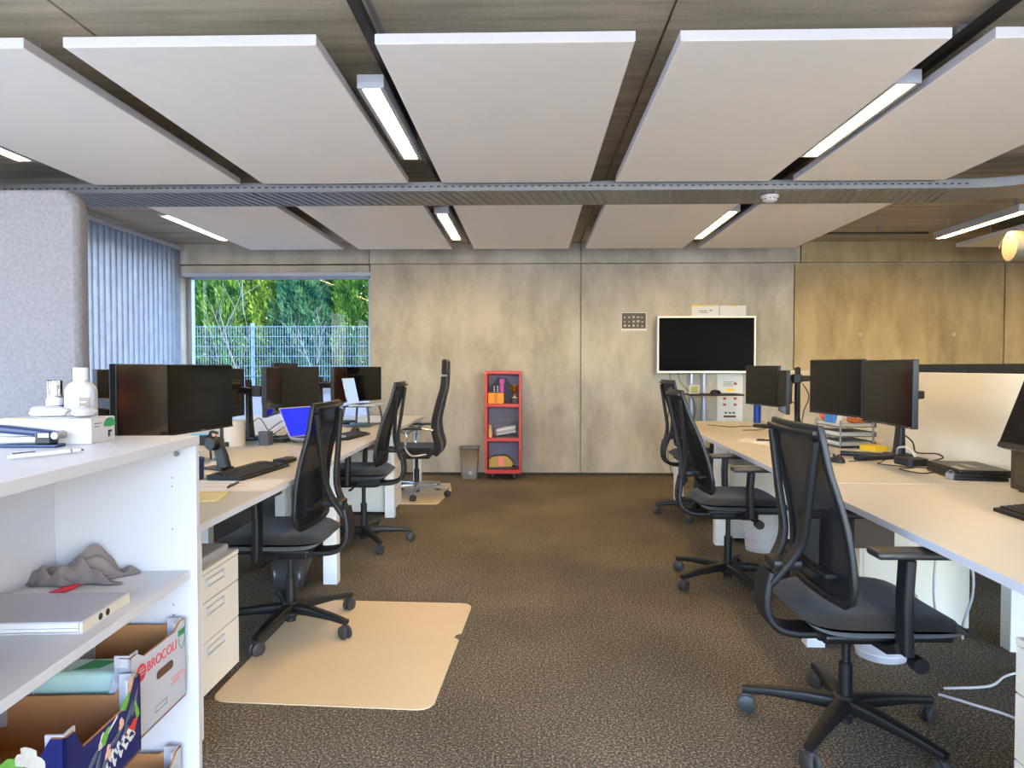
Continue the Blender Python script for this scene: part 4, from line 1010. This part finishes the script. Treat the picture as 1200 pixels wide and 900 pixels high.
MB().b2(-w+.008, w-.008, -.0055, -.004, -h+.025, h-.008).build('photo', mat('dark_print', (58, 50, 42), .5, var=.5, scale=30), t)
pr = MB()
for i in range(5):
    for j in range(3):
        pr.b2(-w+.03+i*.05, -w+.05+i*.05+random.uniform(-.005, .01), -.0062, -.0055, -h+.045+j*.05, -h+.062+j*.05+random.uniform(-.005, .01))
pr.build('photo_faces', mat('print_pale', (178, 164, 140), .6), t)
t, w, h = poster(1.84, 2.148, 1.8, 1.955, 'white sheet with yellow top edge above the television, left one', name='wall_sheet', cat='paper')
MB().prism([(-w, h-.018), (w, h-.006), (w, h), (-w, h)], .001, frame((0, -.004, 0), (1, 0, 0), (0, 0, 1))).build('yellow_band', ink_yellow, t)
MB().b2(-w*.5, w*.1, -.0055, -.004, .01, .018).b2(-w*.4, w*.2, -.0055, -.004, -.01, -.002).b2(w*.3, w*.5, -.0055, -.004, .012, .026).build('text_line', ink_grey, t)
t, w, h = poster(2.162, 2.455, 1.8, 1.95, 'white sheet with line drawing above the television, right one', name='wall_sheet', cat='paper')
MB().b2(-.04, .04, -.0055, -.004, h-.012, h).build('yellow_band', ink_yellow, t)
s = MB()
for i in range(9): s.b2(-w*.5+i*.018, -w*.5+i*.018+.004, -.0055, -.004, -h+.01, -h+.03+.04*random.random())
s.b2(-w*.55, w*.6, -.0055, -.004, -h+.028, -h+.032); s.build('drawing', ink_grey, t)
t, w, h = poster(2.135, 2.425, .55, 1.2, 'tall white poster with small pictures partly hidden by the television')
s = MB(); s2 = MB(); s3 = MB()
for z in (.2, .185, .17, .155): s.b2(-w*.55, -w*.55+.1+.05*random.random(), -.0055, -.004, z, z+.006)
s.build('text_line', ink_grey, t)
for x, z in ((.06, .17), (-.06, .0), (.06, .0), (-.06, -.07), (.06, -.07)): s2.b2(x-.018, x+.018, -.0055, -.004, z, z+.026)
s2.build('picture_red', mat('rust_print', (168, 76, 58), .6), t)
MB().b2(-.05, .05, -.0055, -.004, .1, .125).build('yellow_bar', ink_yellow, t)
for x in (-.045, .0, .045): s3.b2(x-.015, x+.015, -.0055, -.004, -.16, -.14)
s3.b2(-.07, .07, -.0055, -.004, -.205, -.18).build('picture_dark', ink_brown, t)

# ------------------------------------------------------------------ white shelf unit in the foreground
SR = R(3.8); SO = Vector((-.968, 1.97, 0))
def SP(x, y, z): return SO+Matrix.Rotation(SR, 3, 'Z') @ Vector((x, y, z))
t = thing('shelf_unit', 'white open shelf unit in the foreground holding crates and papers', 'shelf', SO, SR)
Lh = 1.25; dp = .41
MB().b2(-dp, 0, -Lh, 0, 1.024, 1.05, .0015).build('top_board', white_lam, t)
for y in (-.0225, -Lh): 
    e = MB().b2(-dp+.008, -.002, y, y+.0225, .0, 1.0238, .0012).build('end_panel', white_lam, t)
    if y > -.1:
        for z in (.93, .905, .78, .56, .53):
            MB().lathe([(0, 0), (.0025, 0), (.0025, .0006), (0, .0006)], (-.07, y-.0003, z), 10, Matrix.Rotation(R(90), 4, 'X')).build('pin_hole', ink_grey, e)
        MB().lathe([(0, 0), (.0085, 0), (.0085, .004), (.006, .005), (0, .003)], (-.055, y, 1.0), 16, Matrix.Rotation(R(90), 4, 'X')).build('cam_lock', steel, e)
MB().b2(-dp, -dp+.008, -Lh, 0, .0, 1.024).build('back_panel', white_lam, t)
MB().b2(-dp+.0085, -.02, -Lh+.023, -.023, .637, .66, .0012).build('shelf_board', white_lam, t)
MB().b2(-dp+.0085, -.15, -Lh+.023, -.023, .285, .308, .0012).build('shelf_board', white_lam, t)
MB().b2(-dp+.0085, -.005, -Lh+.023, -.023, .02, .043, .0012).build('shelf_board', white_lam, t)
# items on the top
ZT = 1.05
t = thing('glove_box', 'white cardboard wipes box with green mark on the shelf unit', 'box', (-1.245, 1.785, ZT), R(5))
MB().b2(-.125, .105, -.06, .06, 0, .066, .003).build('carton', card_w, t)
MB().prism([(-.06, -.025), (.03, -.03), (.045, .02), (-.03, .035)], .0012, z0=.0662).build('opening', mat('opening_shade', (200, 196, 188), .8), t)
MB().b2(-.12, -.05, -.058, -.03, .0662, .067).build('yellow_print', mat('pale_yellow', (226, 210, 140), .7), t)
g_ = MB(); pl = [(0, .02)]+[(.03*math.cos(R(a)), .024+.022*math.sin(R(a))) for a in range(0, 181, 20)]
g_.prism(pl, .001, frame((.1052, .03, .018), (0, 1, 0), (0, 0, 1))); g_.build('green_mark', ink_green, t)
MB().b2(.105, .1062, .022, .03, .012, .03).b2(.105, .1062, .03, .04, .024, .03).build('small_emblem', ink_black, t)
MB().b2(.105, .1062, -.045, -.01, .05, .053).b2(.105, .1062, -.045, -.02, .042, .045).build('text_line', ink_grey, t)
bag(-1.285, 1.785, ZT+.0665, .05, .033, .03, mat('tissue_white', (190, 189, 191), .9), 'white wipe pulled out of the wipes box', 'wipe', 'wipe')
bag(-1.195, 1.795, ZT+.0665, .028, .03, .026, mat('tissue_white', (190, 189, 191), .9), 'crumpled white wipe on the right of the wipes box', 'wipe', 'wipe')
t = thing('sanitizer_bottle', 'large white plastic bottle with brown label behind the wipes box', 'bottle', (-1.275, 1.907, ZT), R(8))
bt = MB(); rg = []
pl = mat('translucent_bottle', (172, 173, 180), .3, var=.02)
for z, k in ((0, .94), (.006, 1), (.128, 1), (.14, .95), (.152, .75), (.16, .42), (.163, .38)):
    rg.append(([ (px*k if k > .5 else px*k, py*k if k > .8 else py*max(k, .55)) for px, py in rrect(.078, .055, .02, 5)], z))
vr = [[bt.bm.verts.new((x, y, z)) for x, y in p] for p, z in rg]
for A, B in zip(vr, vr[1:]):
    for j in range(len(A)): bt.bm.faces.new((A[j], A[(j+1) % len(A)], B[(j+1) % len(B)], B[j]))
bt.bm.faces.new(vr[0]); bt.bm.faces.new(vr[-1]); bt.build('body', pl, t)
MB().lathe([(0, .163), (.0185, .163), (.0185, .195), (.017, .198), (0, .198)], n=24).build('cap', white_pl, t)
MB().b2(.008, .035, -.029, -.0272, .012, .115).build('label', mat('brown_label', (122, 110, 104), .5), t)
for i in range(6): MB().b2(.011, .022+.01*random.random(), -.0297, -.0288, .1-i*.013, .103-i*.013).build('text_line', paper, t)
MB().lathe([(0, 0), (.006, 0), (.006, .0008), (0, .0008)], (.018, -.0291, .024), 14, Matrix.Rotation(R(90), 4, 'X')).build('label_mark', paper, t)
t = thing('spray_bottle', 'small white spray bottle with clear cap and blue label', 'bottle', (-1.35, 1.905, ZT), R(0))
MB().lathe([(0, 0), (.02, 0), (.021, .004), (.021, .105), (.017, .117), (0, .119)], n=24).build('body', white_pl, t)
MB().lathe([(0, .119), (.008, .119), (.008, .135), (.012, .138), (.012, .149), (0, .151)], n=16).build('pump', white_pl, t)
MB().lathe([(.0195, .113), (.0195, .16), (.017, .163), (0, .164)], n=24).build('clear_cap', clear, t)
MB().lathe([(.0214, .07), (.0217, .07), (.0217, .092), (.0214, .092)], n=24).build('label_band', mat('label_blue', (40, 70, 176), .4), t)
t = thing('stapler', 'dark blue stapler lying in front of the wipes box', 'stapler', (-1.258, 1.672, ZT), R(3))
nb = mat('stapler_navy', (30, 44, 80), .35); 
MB().b2(-.12, .085, -.02, .02, 0, .008, .003).build('base', nb, t)
MB().b2(-.07, .05, -.014, .014, .014, .026, .002).build('staple_rail', mat('rail_silver', (200, 200, 204), .3, .5), t)
MB().sweep([(-.11, 0, .044), (-.06, 0, .046), (.02, 0, .038), (.075, 0, .032)], rrect(.034, .017, .006), scale=[(1, 1.3), (1, 1.1), (.9, 1), (.75, .8)]).build('arm', nb, t)
MB().b2(.03, .068, -.018, .018, .008, .038, .004).build('hinge_block', black_pl, t)
MB().b2(.04, .066, -.0195, -.0178, .026, .036).build('label_plate', white_pl, t)
MB().lathe([(0, -.02), (.009, -.02), (.01, -.016), (.01, .016), (.009, .02), (0, .02)], (.08, 0, .03), 18, Matrix.Rotation(R(90), 4, 'X')).build('hinge_pin', steel, t)
pen(-1.085, 1.505, ZT+.006, R(62), white_pl, 'white pen lying on the shelf unit top', .155, .0055, tip=darkmetal)
# second level
Z2 = .66
t = thing('ring_binder', 'white flat binder lying on the middle level of the shelf unit', 'binder', (-1.155, 1.56, Z2), SR)
MB().b2(-.16, .16, -.1, .1, 0, .004, .001).build('back_cover', card_w, t); MB().b2(-.16, .16, -.1, .1, .024, .028, .001).build('front_cover', card_w, t)
MB().b2(.153, .16, -.1, .1, .0042, .0238).build('spine', mat('binder_spine', (206, 198, 178), .5), t)
MB().b2(-.155, .15, -.097, .097, .0045, .0115).b2(-.155, .15, -.097, .097, .0125, .0235).build('pages', paper, t)
for yy in (-.03, .0): MB().lathe([(0, 0), (.008, 0), (.008, .001), (0, .001)], (.1602, yy, .014), 16, Matrix.Rotation(R(90), 4, 'Y')).build('finger_hole', ink_black, t)
sheet(-1.2, 1.78, Z2, .3, .24, R(10), 'large white paper under the grey cloth on the shelf unit', .001, lines=0)
def cloth():
    def f(u, v):
        a = u-.5; c = v-.5
        e = max(0, 1-(2*abs(a))**4)*max(0, 1-(2*abs(c))**4)
        z = .004+e*(.016+.012*math.sin(11*a+5*c)+.008*math.sin(19*c+6*a)+.007*math.sin(27*a-13*c)+.02*max(0, math.sin(6*a+1.2)))
        return (a*.24*(1+.15*math.sin(6*c))+.02*math.sin(9*c), c*.14*(1+.2*math.sin(7*a))+.015*math.sin(11*a), max(.0025, z*1.4))
    o = MB().grid(f, 48, 32).build('cleaning_cloth', mat('grey_brown_cloth', (128, 116, 112), .95, var=.12, scale=60, bump=.2)); put(o, (-1.255, 1.85, Z2), R(16))
    tag(o, 'crumpled grey-brown cloth on the middle level of the shelf unit', 'cloth')
cloth()
pen(-1.215, 1.735, Z2+.009, R(78), mat('marker_red', (212, 40, 66), .4), 'red marker lying beside the grey-brown cloth', .1, .0065, tip=ink_red, name='marker_pen', cat='marker')
# crates
def crate(P, rz, w, d, h, outer, inner, label, dip, tabs=.03, low_near=0):
    """front face on local x=0 towards +X, w along Y, d towards -X; corners tall, walls dipping"""
    t = thing('fruit_crate', label, 'crate', P, rz, 'cardboard crates on the shelf unit'); th = .006
    MB().b2(-d, 0, 0, w, 0, .006).build('bottom', inner, t)
    def wallpoly(L, dip=dip): 
        return [(0, 0), (L, 0), (L, h), (L-tabs, h), (L-tabs-.03, h-dip), (tabs+.03, h-dip), (tabs, h), (0, h)]
    for nm, M, L in (('front_wall', frame((-th, 0, 0), (0, 1, 0), (0, 0, 1)), w), ('rear_wall', frame((-d, 0, 0), (0, 1, 0), (0, 0, 1)), w),
                     ('near_wall', frame((-d, th, 0), (1, 0, 0), (0, 0, 1)), d), ('far_wall', frame((-d, w, 0), (1, 0, 0), (0, 0, 1)), d)):
        hh = MB().prism(wallpoly(L, low_near if nm == 'near_wall' and low_near else dip), th, M, z0=0)
        o = hh.build(nm, [outer, inner], t)
        # the side turned into the crate shows bare board
        ctr = Vector((-d/2, w/2, h/2))
        for p in o.data.polygons:
            if p.normal.dot(ctr-p.center) > .02 and abs(p.normal.z) < .5 and p.area > .008 or p.normal.z > .4: p.material_index = 1
    for x, y in ((0, 0), (0, w), (-d, 0), (-d, w)):
        sx = -1 if x == 0 else 1; sy = 1 if y == 0 else -1
        MB().b2(*sorted((x+sx*.007, x+sx*.045)), *sorted((y+sy*.007, y+sy*.012)), h-.12, h+.004).b2(*sorted((x+sx*.007, x+sx*.012)), *sorted((y+sy*.012, y+sy*.045)), h-.12, h+.004).build('corner_tab', outer if outer is card_w else card_w, t)
    return t
rb = math.atan2(.05, .262)  # crate turned a little
ZB = .3085
ca = crate((-.985, 1.642, ZB), R(1), .275, .3, .222, card_w, card, 'white fruit crate with red BROCOLI lettering on the shelf unit', .018, low_near=.1)
FM = lambda y, z: frame((.0006, y, z), (0, 1, 0), (0, 0, 1))
text('lettering', 'BROCOLI', .036, ink_red, ca, FM(.148, .168))
MB().lathe([(0, 0), (.022, 0), (.022, .0008), (0, .0008)], (.0005, .045, .168), 24, Matrix.Rotation(R(90), 4, 'Y')).build('round_emblem', ink_red, ca)
MB().b2(.0012, .0018, .03, .06, .17, .173).b2(.0012, .0018, .032, .058, .162, .164).b2(.0012, .0018, .036, .055, .178, .18).build('emblem_print', card_w, ca)
MB().prism([(.232, .185), (.27, .185), (.27, .2), (.232, .2)], .0008, FM(0, 0)).build('green_mark', ink_green, ca)
s = MB(); s.sweep([(.0012, .234, .184), (.0012, .268, .184), (.0012, .268, .165), (.0012, .251, .145), (.0012, .234, .165)], [(-.0006, -.0006), (.0006, -.0006), (.0006, .0006), (-.0006, .0006)], up=(1, 0, 0), closed=True); s.build('shield_outline', ink_green, ca)
MB().prism([(x*.5+.16, y*.5+.125) for x, y in rrect(.17, .046, .022, 5)], .001, FM(0, 0)).build('hand_hole', mat('hole_brown', (94, 62, 38), .9), ca)
s = MB()
for y0, y1, z in ((.19, .26, .082), (.2, .27, .074), (.19, .24, .066), (.01, .03, .07), (.01, .028, .06), (.01, .03, .05), (.01, .026, .04), (.01, .03, .03)): s.b2(.0003, .001, y0, y1, z, z+.0035)
s.build('text_line', mat('pale_red_ink', (214, 130, 134), .7), ca)
s = MB()
for z in (.03, .044): s.b2(.0003, .001, .11, .17, z, z+.002)
s.b2(.0003, .001, .11, .112, .03, .046).b2(.0003, .001, .168, .17, .03, .046).build('grey_frame', ink_grey, ca)
s = MB()
for i in range(10): s.b2(-.04+i*.0034, -.04+i*.0034+.0016, -.0009, -.0002, .165, .2)
s.build('barcode', mat('barcode_grey', (140, 146, 160), .7), ca)
cb = crate((-.94, 1.34, ZB), SR-R(.5), .295, .36, .19, card_blue, card, 'dark blue printed vegetable crate in front of the white crate', .05)
cols_ = [mat('print_leaf', (110, 168, 64), .6, var=.3, scale=90), mat('print_cream', (206, 196, 180), .6, var=.2, scale=90), mat('print_tomato', (204, 66, 34), .5, var=.3, scale=70), mat('print_greyveg', (92, 98, 106), .6, var=.3, scale=70), mat('print_peach', (222, 172, 146), .6)]
def blob(y, z, ry, rz_, a, m, nm, seed=0, F=None):
    pts = []
    for i in range(18):
        k = 2*pi*i/18; r_ = 1+.22*math.sin(3*k+seed)+.12*math.sin(7*k+seed*2)
        u, v = ry*r_*math.cos(k), rz_*r_*math.sin(k); pts.append((y+u*math.cos(a)-v*math.sin(a), z+u*math.sin(a)+v*math.cos(a)))
    MB().prism(pts, .0007+.0002*seed, F or FM(0, 0)).build(nm, m, cb)
blob(.225, .152, .022, .011, .6, cols_[0], 'leaf_print', 1); blob(.14, .118, .02, .011, .7, cols_[0], 'leaf_print', 2); blob(.125, .113, .016, .008, 1.2, cols_[1], 'leaf_print', 1)
blob(.205, .11, .009, .016, -.3, cols_[4], 'garlic_print', 1); blob(.15, .075, .01, .017, -.4, cols_[4], 'garlic_print', 2)
blob(.25, .075, .026, .016, .5, cols_[2], 'tomato_print', 1); blob(.275, .11, .006, .024, .3, cols_[0], 'leaf_print', 3)
for i, (y, z, a) in enumerate(((.24, .118, .9), (.265, .13, 1.1), (.21, .075, .8), (.11, .07, 1.2), (.13, .05, .9), (.09, .09, .5), (.18, .09, .3))): blob(y, z, .026, .006, a, cols_[3], 'root_print', i)
MB().prism([(.15, .118), (.19, .136), (.19, .141), (.15, .123)], .0012, FM(0, 0)).build('caption_strip', paper, cb)
for i, y in enumerate((.15, .175, .2, .222, .245)):
    blob(y, .05+.004*i, .011, .02, .2*i, paper, 'letter_print', i); blob(y+.002, .05+.004*i, .005, .011, .2*i+.4, card_blue, 'letter_core', i+3)
NM = frame((0, -.0006, 0), (1, 0, 0), (0, 0, 1))
blob(-.1, .14, .03, .016, .5, cols_[0], 'leaf_print', 1, NM); blob(-.07, .15, .03, .02, -.4, cols_[1], 'flower_print', 2, NM); blob(-.03, .1, .008, .022, .1, cols_[4], 'garlic_print', 0, NM)
blob(-.15, .12, .03, .008, .9, cols_[3], 'root_print', 1, NM); blob(-.2, .15, .03, .014, .2, cols_[0], 'leaf_print', 3, NM)
t = thing('plastic_pack', 'green-printed clear bag lying between the two crates', 'bag', (-1.13, 1.70, ZB+.13), SR)
MB().box((0, 0, .02), (.24, .1, .06), .015, seg=3).build('bag', mat('pale_green_plastic', (176, 206, 198), .35, var=.08), t)
MB().prism([(-.02, -.03), (.04, -.02), (.06, .02), (0, .03)], .001, z0=.0505).build('green_print', ink_green, t)
MB().b2(-.115, .115, -.047, .047, -.13, -.0105, .004).build('carton', card, t)
cl = crate((-.985, 1.61, .0435), SR, .31, .3, .115, card_w, card, 'white low crate on the bottom level of the shelf unit', .02)

# grey felt screen
t = thing('acoustic_screen', 'tall grey felt screen with rounded corners behind the shelf unit', 'acoustic screen', (-1.975, 2.075, 0))
W = .605; Hs = 1.79; r = .062
pts = [(-W, .04)]+[(W, .04)]+[(W-r+r*math.cos(R(a)), Hs-r+r*math.sin(R(a))) for a in range(0, 91, 10)]+[(-W+r-r*math.sin(R(a)), Hs-r+r*math.cos(R(a))) for a in range(0, 91, 10)]
b = MB(); rg = []
for y, k in ((-.03, .016), (-.026, .007), (-.018, .0015), (-.012, 0), (.012, 0), (.018, .0015), (.026, .007), (.03, .016)):
    rg.append([b.bm.verts.new((x*(1-k/W), y, .9+(z-.9)*(1-k/.9))) for x, z in pts])
for A, B in zip(rg, rg[1:]):
    for j in range(len(A)): b.bm.faces.new((A[j], A[(j+1) % len(A)], B[(j+1) % len(B)], B[j]))
b.bm.faces.new(rg[0]); b.bm.faces.new(rg[-1])
b.build('panel', grey_felt, t)
for x in (-.45, .45): MB().b2(x-.04, x+.04, -.16, .16, 0, .042, .008).build('foot', steel, t)

# ------------------------------------------------------------------ outside
gravel = mat('gravel_bed', (92, 86, 90), .95, var=.45, scale=26, bump=.5)
struct('ground', MB().grid(lambda u, v: (-16+u*32, BW+.3+v*14, .35+.5*min(1, v*2.2)), 4, 20), gravel)
def fence(x0, x1, y, z, h):
    t = thing('wire_fence', 'galvanised wire mesh fence outside the window', 'fence', (0, y, z))
    m = mat('fence_wire', (112, 132, 152), .5, .2)
    w = MB(); x = x0
    while x < x1: w.b2(x-.0028, x+.0028, -.003, .003, .02, h); x += .05
    for i in range(7):
        zz = .05+i*(h-.07)/6
        w.b2(x0, x1, -.012, -.004, zz-.004, zz+.004).b2(x0, x1, .004, .012, zz-.004, zz+.004)
    w.build('wire_mesh', m, t)
    x = -7.85
    while x < x1:
        MB().b2(x-.03, x+.03, .015, .055, -.1, h+.05, .003).build('post', m, t); x += 2.5
fence(-9.5, -1.2, 13.0, .84, 1.2)
lm = [leaf_mat('conifer_green', (52, 90, 42), (118, 148, 60), .4), leaf_mat('conifer_yellow', (90, 120, 42), (166, 176, 72), .45), leaf_mat('conifer_dark', (40, 82, 66), (92, 130, 84), .4)]
bark = mat('bark_grey', (150, 138, 126), .9, var=.2, scale=20)
def conifer(x, y, r, h, m, label, n=38000):
    t = thing('conifer', label, 'conifer', (x, y, .8), 0, 'conifers of the hedge outside the window')
    MB().rod((0, 0, 0), (0, 0, h*.85), .06, 8, r2=.02).build('trunk', bark, t)
    z = rng.random(n)**.9*h; a = rng.random(n)*2*pi
    prof = r*np.clip(1.06-(z/h)**2.6, .05, 1)*(.85+.3*rng.random(n)*np.sin(a*5+z*3)**2)
    rr = prof*np.sqrt(.45+.55*rng.random(n))
    cx, cy = rr*np.cos(a), rr*np.sin(a)
    L = .07+.1*rng.random(n); wd = .012+.014*rng.random(n)
    out = np.stack([np.cos(a)*(.25+.5*rng.random(n)), np.sin(a)*(.25+.5*rng.random(n)), .55+.6*rng.random(n)], 1)+rng.normal(0, .22, (n, 3))
    out /= np.linalg.norm(out, axis=1)[:, None]
    sd = np.cross(out, rng.normal(0, 1, (n, 3))); sd /= np.linalg.norm(sd, axis=1)[:, None]
    c = np.stack([cx, cy, z], 1)
    V = np.empty((n, 4, 3)); V[:, 0] = c; V[:, 1] = c+out*(L*.55)[:, None]+sd*wd[:, None]; V[:, 2] = c+out*L[:, None]; V[:, 3] = c+out*(L*.55)[:, None]-sd*wd[:, None]
    me = bpy.data.meshes.new('foliage'); me.from_pydata(V.reshape(-1, 3).tolist(), [], [(4*i, 4*i+1, 4*i+2, 4*i+3) for i in range(n)])
    me.materials.append(m); o = bpy.data.objects.new('foliage', me); COL.objects.link(o); o.parent = t
    return t
names = ['conifer at the left window edge', 'dense conifer behind the bare white tree', 'yellow-green conifer left of the window middle', 'tall yellow-green conifer in the window middle', 'blue-green conifer left of the sky gap',
         'green conifer right of the sky gap', 'conifer at the right window edge', 'outermost conifer hidden past the right window edge']
for i, (x, h, k) in enumerate(((-8.6, 3.9, 2), (-7.5, 3.8, 0), (-6.5, 3.9, 0), (-5.6, 4.2, 1), (-4.85, 3.8, 2), (-3.75, 4.0, 0), (-2.8, 4.2, 1), (-1.7, 4.0, 2))):
    conifer(x, 14.6+.25*(i % 2), .72, h, lm[k], names[i])
def twig(b, p, d, L, r, depth):
    P = [Vector(p)]; d = Vector(d).normalized()
    for i in range(4):
        d = (d+Vector((random.gauss(0, .1), random.gauss(0, .1), random.gauss(.03, .06)))).normalized(); P.append(P[-1]+d*L/4)
    b.tube(P, r, 5, scale=[1, .9, .78, .66, .5])
    if depth:
        for i in range(3):
            q = P[1+i]; s = random.choice((-1, 1)); twig(b, q, d+Vector((s*random.uniform(.4, .9), random.gauss(0, .3), .2)), L*.6, r*.5, depth-1)
random.seed(5)
b = MB(); twig(b, (0, 0, 0), (.06, 0, 1), 1.5, .017, 2); twig(b, (.1, 0, 1.4), (.1, 0, 1), 1.6, .011, 2); twig(b, (-.3, 0, 0), (-.2, 0, 1), 1.5, .009, 2)
tr = b.build('bare_tree', mat('birch_bark', (98, 92, 88), .8, var=.2, scale=14)); put(tr, (-5.35, 12.4, .8)); tag(tr, 'pale leafless young tree in front of the fence', 'tree')
b = MB(); twig(b, (0, 0, 0), (0, 0, 1), 1.2, .01, 2); twig(b, (.02, 0, .5), (.1, 0, 1), .8, .008, 2)
tr = b.build('bare_shrub', mat('pale_twigs', (110, 102, 100), .9)); put(tr, (-3.95, 12.5, .82)); tag(tr, 'thin pale shrub against the fence', 'shrub')

struct('ground_bounce', MB().b2(-14, 18, -26, FY-.3, -.3, -.04).b2(-14, LX-.3, FY-.3, BW+.2, -.3, -.04), mat('bounce_paving', (228, 220, 204), .9, var=.06, scale=3))  # unseen pale ground added to bounce daylight up onto the ceiling panels
# ------------------------------------------------------------------ light
w = bpy.data.worlds.new('sky'); S.world = w; w.use_nodes = True
nt = w.node_tree; N = nt.nodes; bg_ = N['Background']
sk = N.new('ShaderNodeTexSky'); sk.sky_type = 'NISHITA'; sk.sun_disc = False; sk.sun_elevation = R(34); sk.sun_rotation = R(110); sk.air_density = 1.2; sk.dust_density = 1.0; sk.ozone_density = 1.5
tn = N.new('ShaderNodeMix'); tn.data_type = 'RGBA'; tn.blend_type = 'MULTIPLY'; tn.inputs[0].default_value = 1; tn.inputs[7].default_value = (.9, .935, 1.12, 1)
nt.links.new(sk.outputs[0], tn.inputs[6]); nt.links.new(tn.outputs[2], bg_.inputs[0]); bg_.inputs[1].default_value = 1.5
sun = bpy.data.lights.new('sun', 'SUN'); sun.energy = 6.5; sun.angle = R(1.2); sun.color = (1, .88, .68)
so = bpy.data.objects.new('sun', sun); COL.objects.link(so)
so.rotation_euler = Vector((-.8, .32, -.55)).to_track_quat('-Z', 'Y').to_euler()
def portal(x, y, z, sx, sy, rot):
    l = bpy.data.lights.new('window_portal', 'AREA'); l.shape = 'RECTANGLE'; l.size = sx; l.size_y = sy; l.cycles.is_portal = True
    o = bpy.data.objects.new('window_portal', l); COL.objects.link(o); o.location = (x, y, z); o.rotation_euler = rot
portal((WX0+WX1)/2, BW+.32, 1.4, WX1-WX0, WZ1-WZ0, (R(-90), 0, 0))
portal(1.7, FY-.26, 1.32, RX-LX, 2.52, (R(90), 0, 0))
portal(LX-.26, 2.6, 1.4, 2.2, 10.3, (0, R(-90), 0))

# ------------------------------------------------------------------ camera
cam = bpy.data.cameras.new('camera'); co = bpy.data.objects.new('camera', cam); COL.objects.link(co)
cam.sensor_width = 36; cam.sensor_fit = 'HORIZONTAL'; cam.lens = 24.0
cam.shift_x = -4/1200; cam.clip_start = .05
co.location = (0, 0, 1.25); co.rotation_euler = (R(90)-20/800, 0, 18/800)
S.camera = co
vs = S.view_settings; vs.view_transform = 'Standard'; vs.look = 'None'; vs.exposure = 1.36; vs.gamma = 1; vs.use_curve_mapping = False
S.display_settings.display_device = 'sRGB'
c = S.cycles; c.use_denoising = True; c.max_bounces = 10; c.diffuse_bounces = 5; c.glossy_bounces = 4; c.transparent_max_bounces = 16; c.sample_clamp_indirect = 6; c.caustics_reflective = False; c.caustics_refractive = False
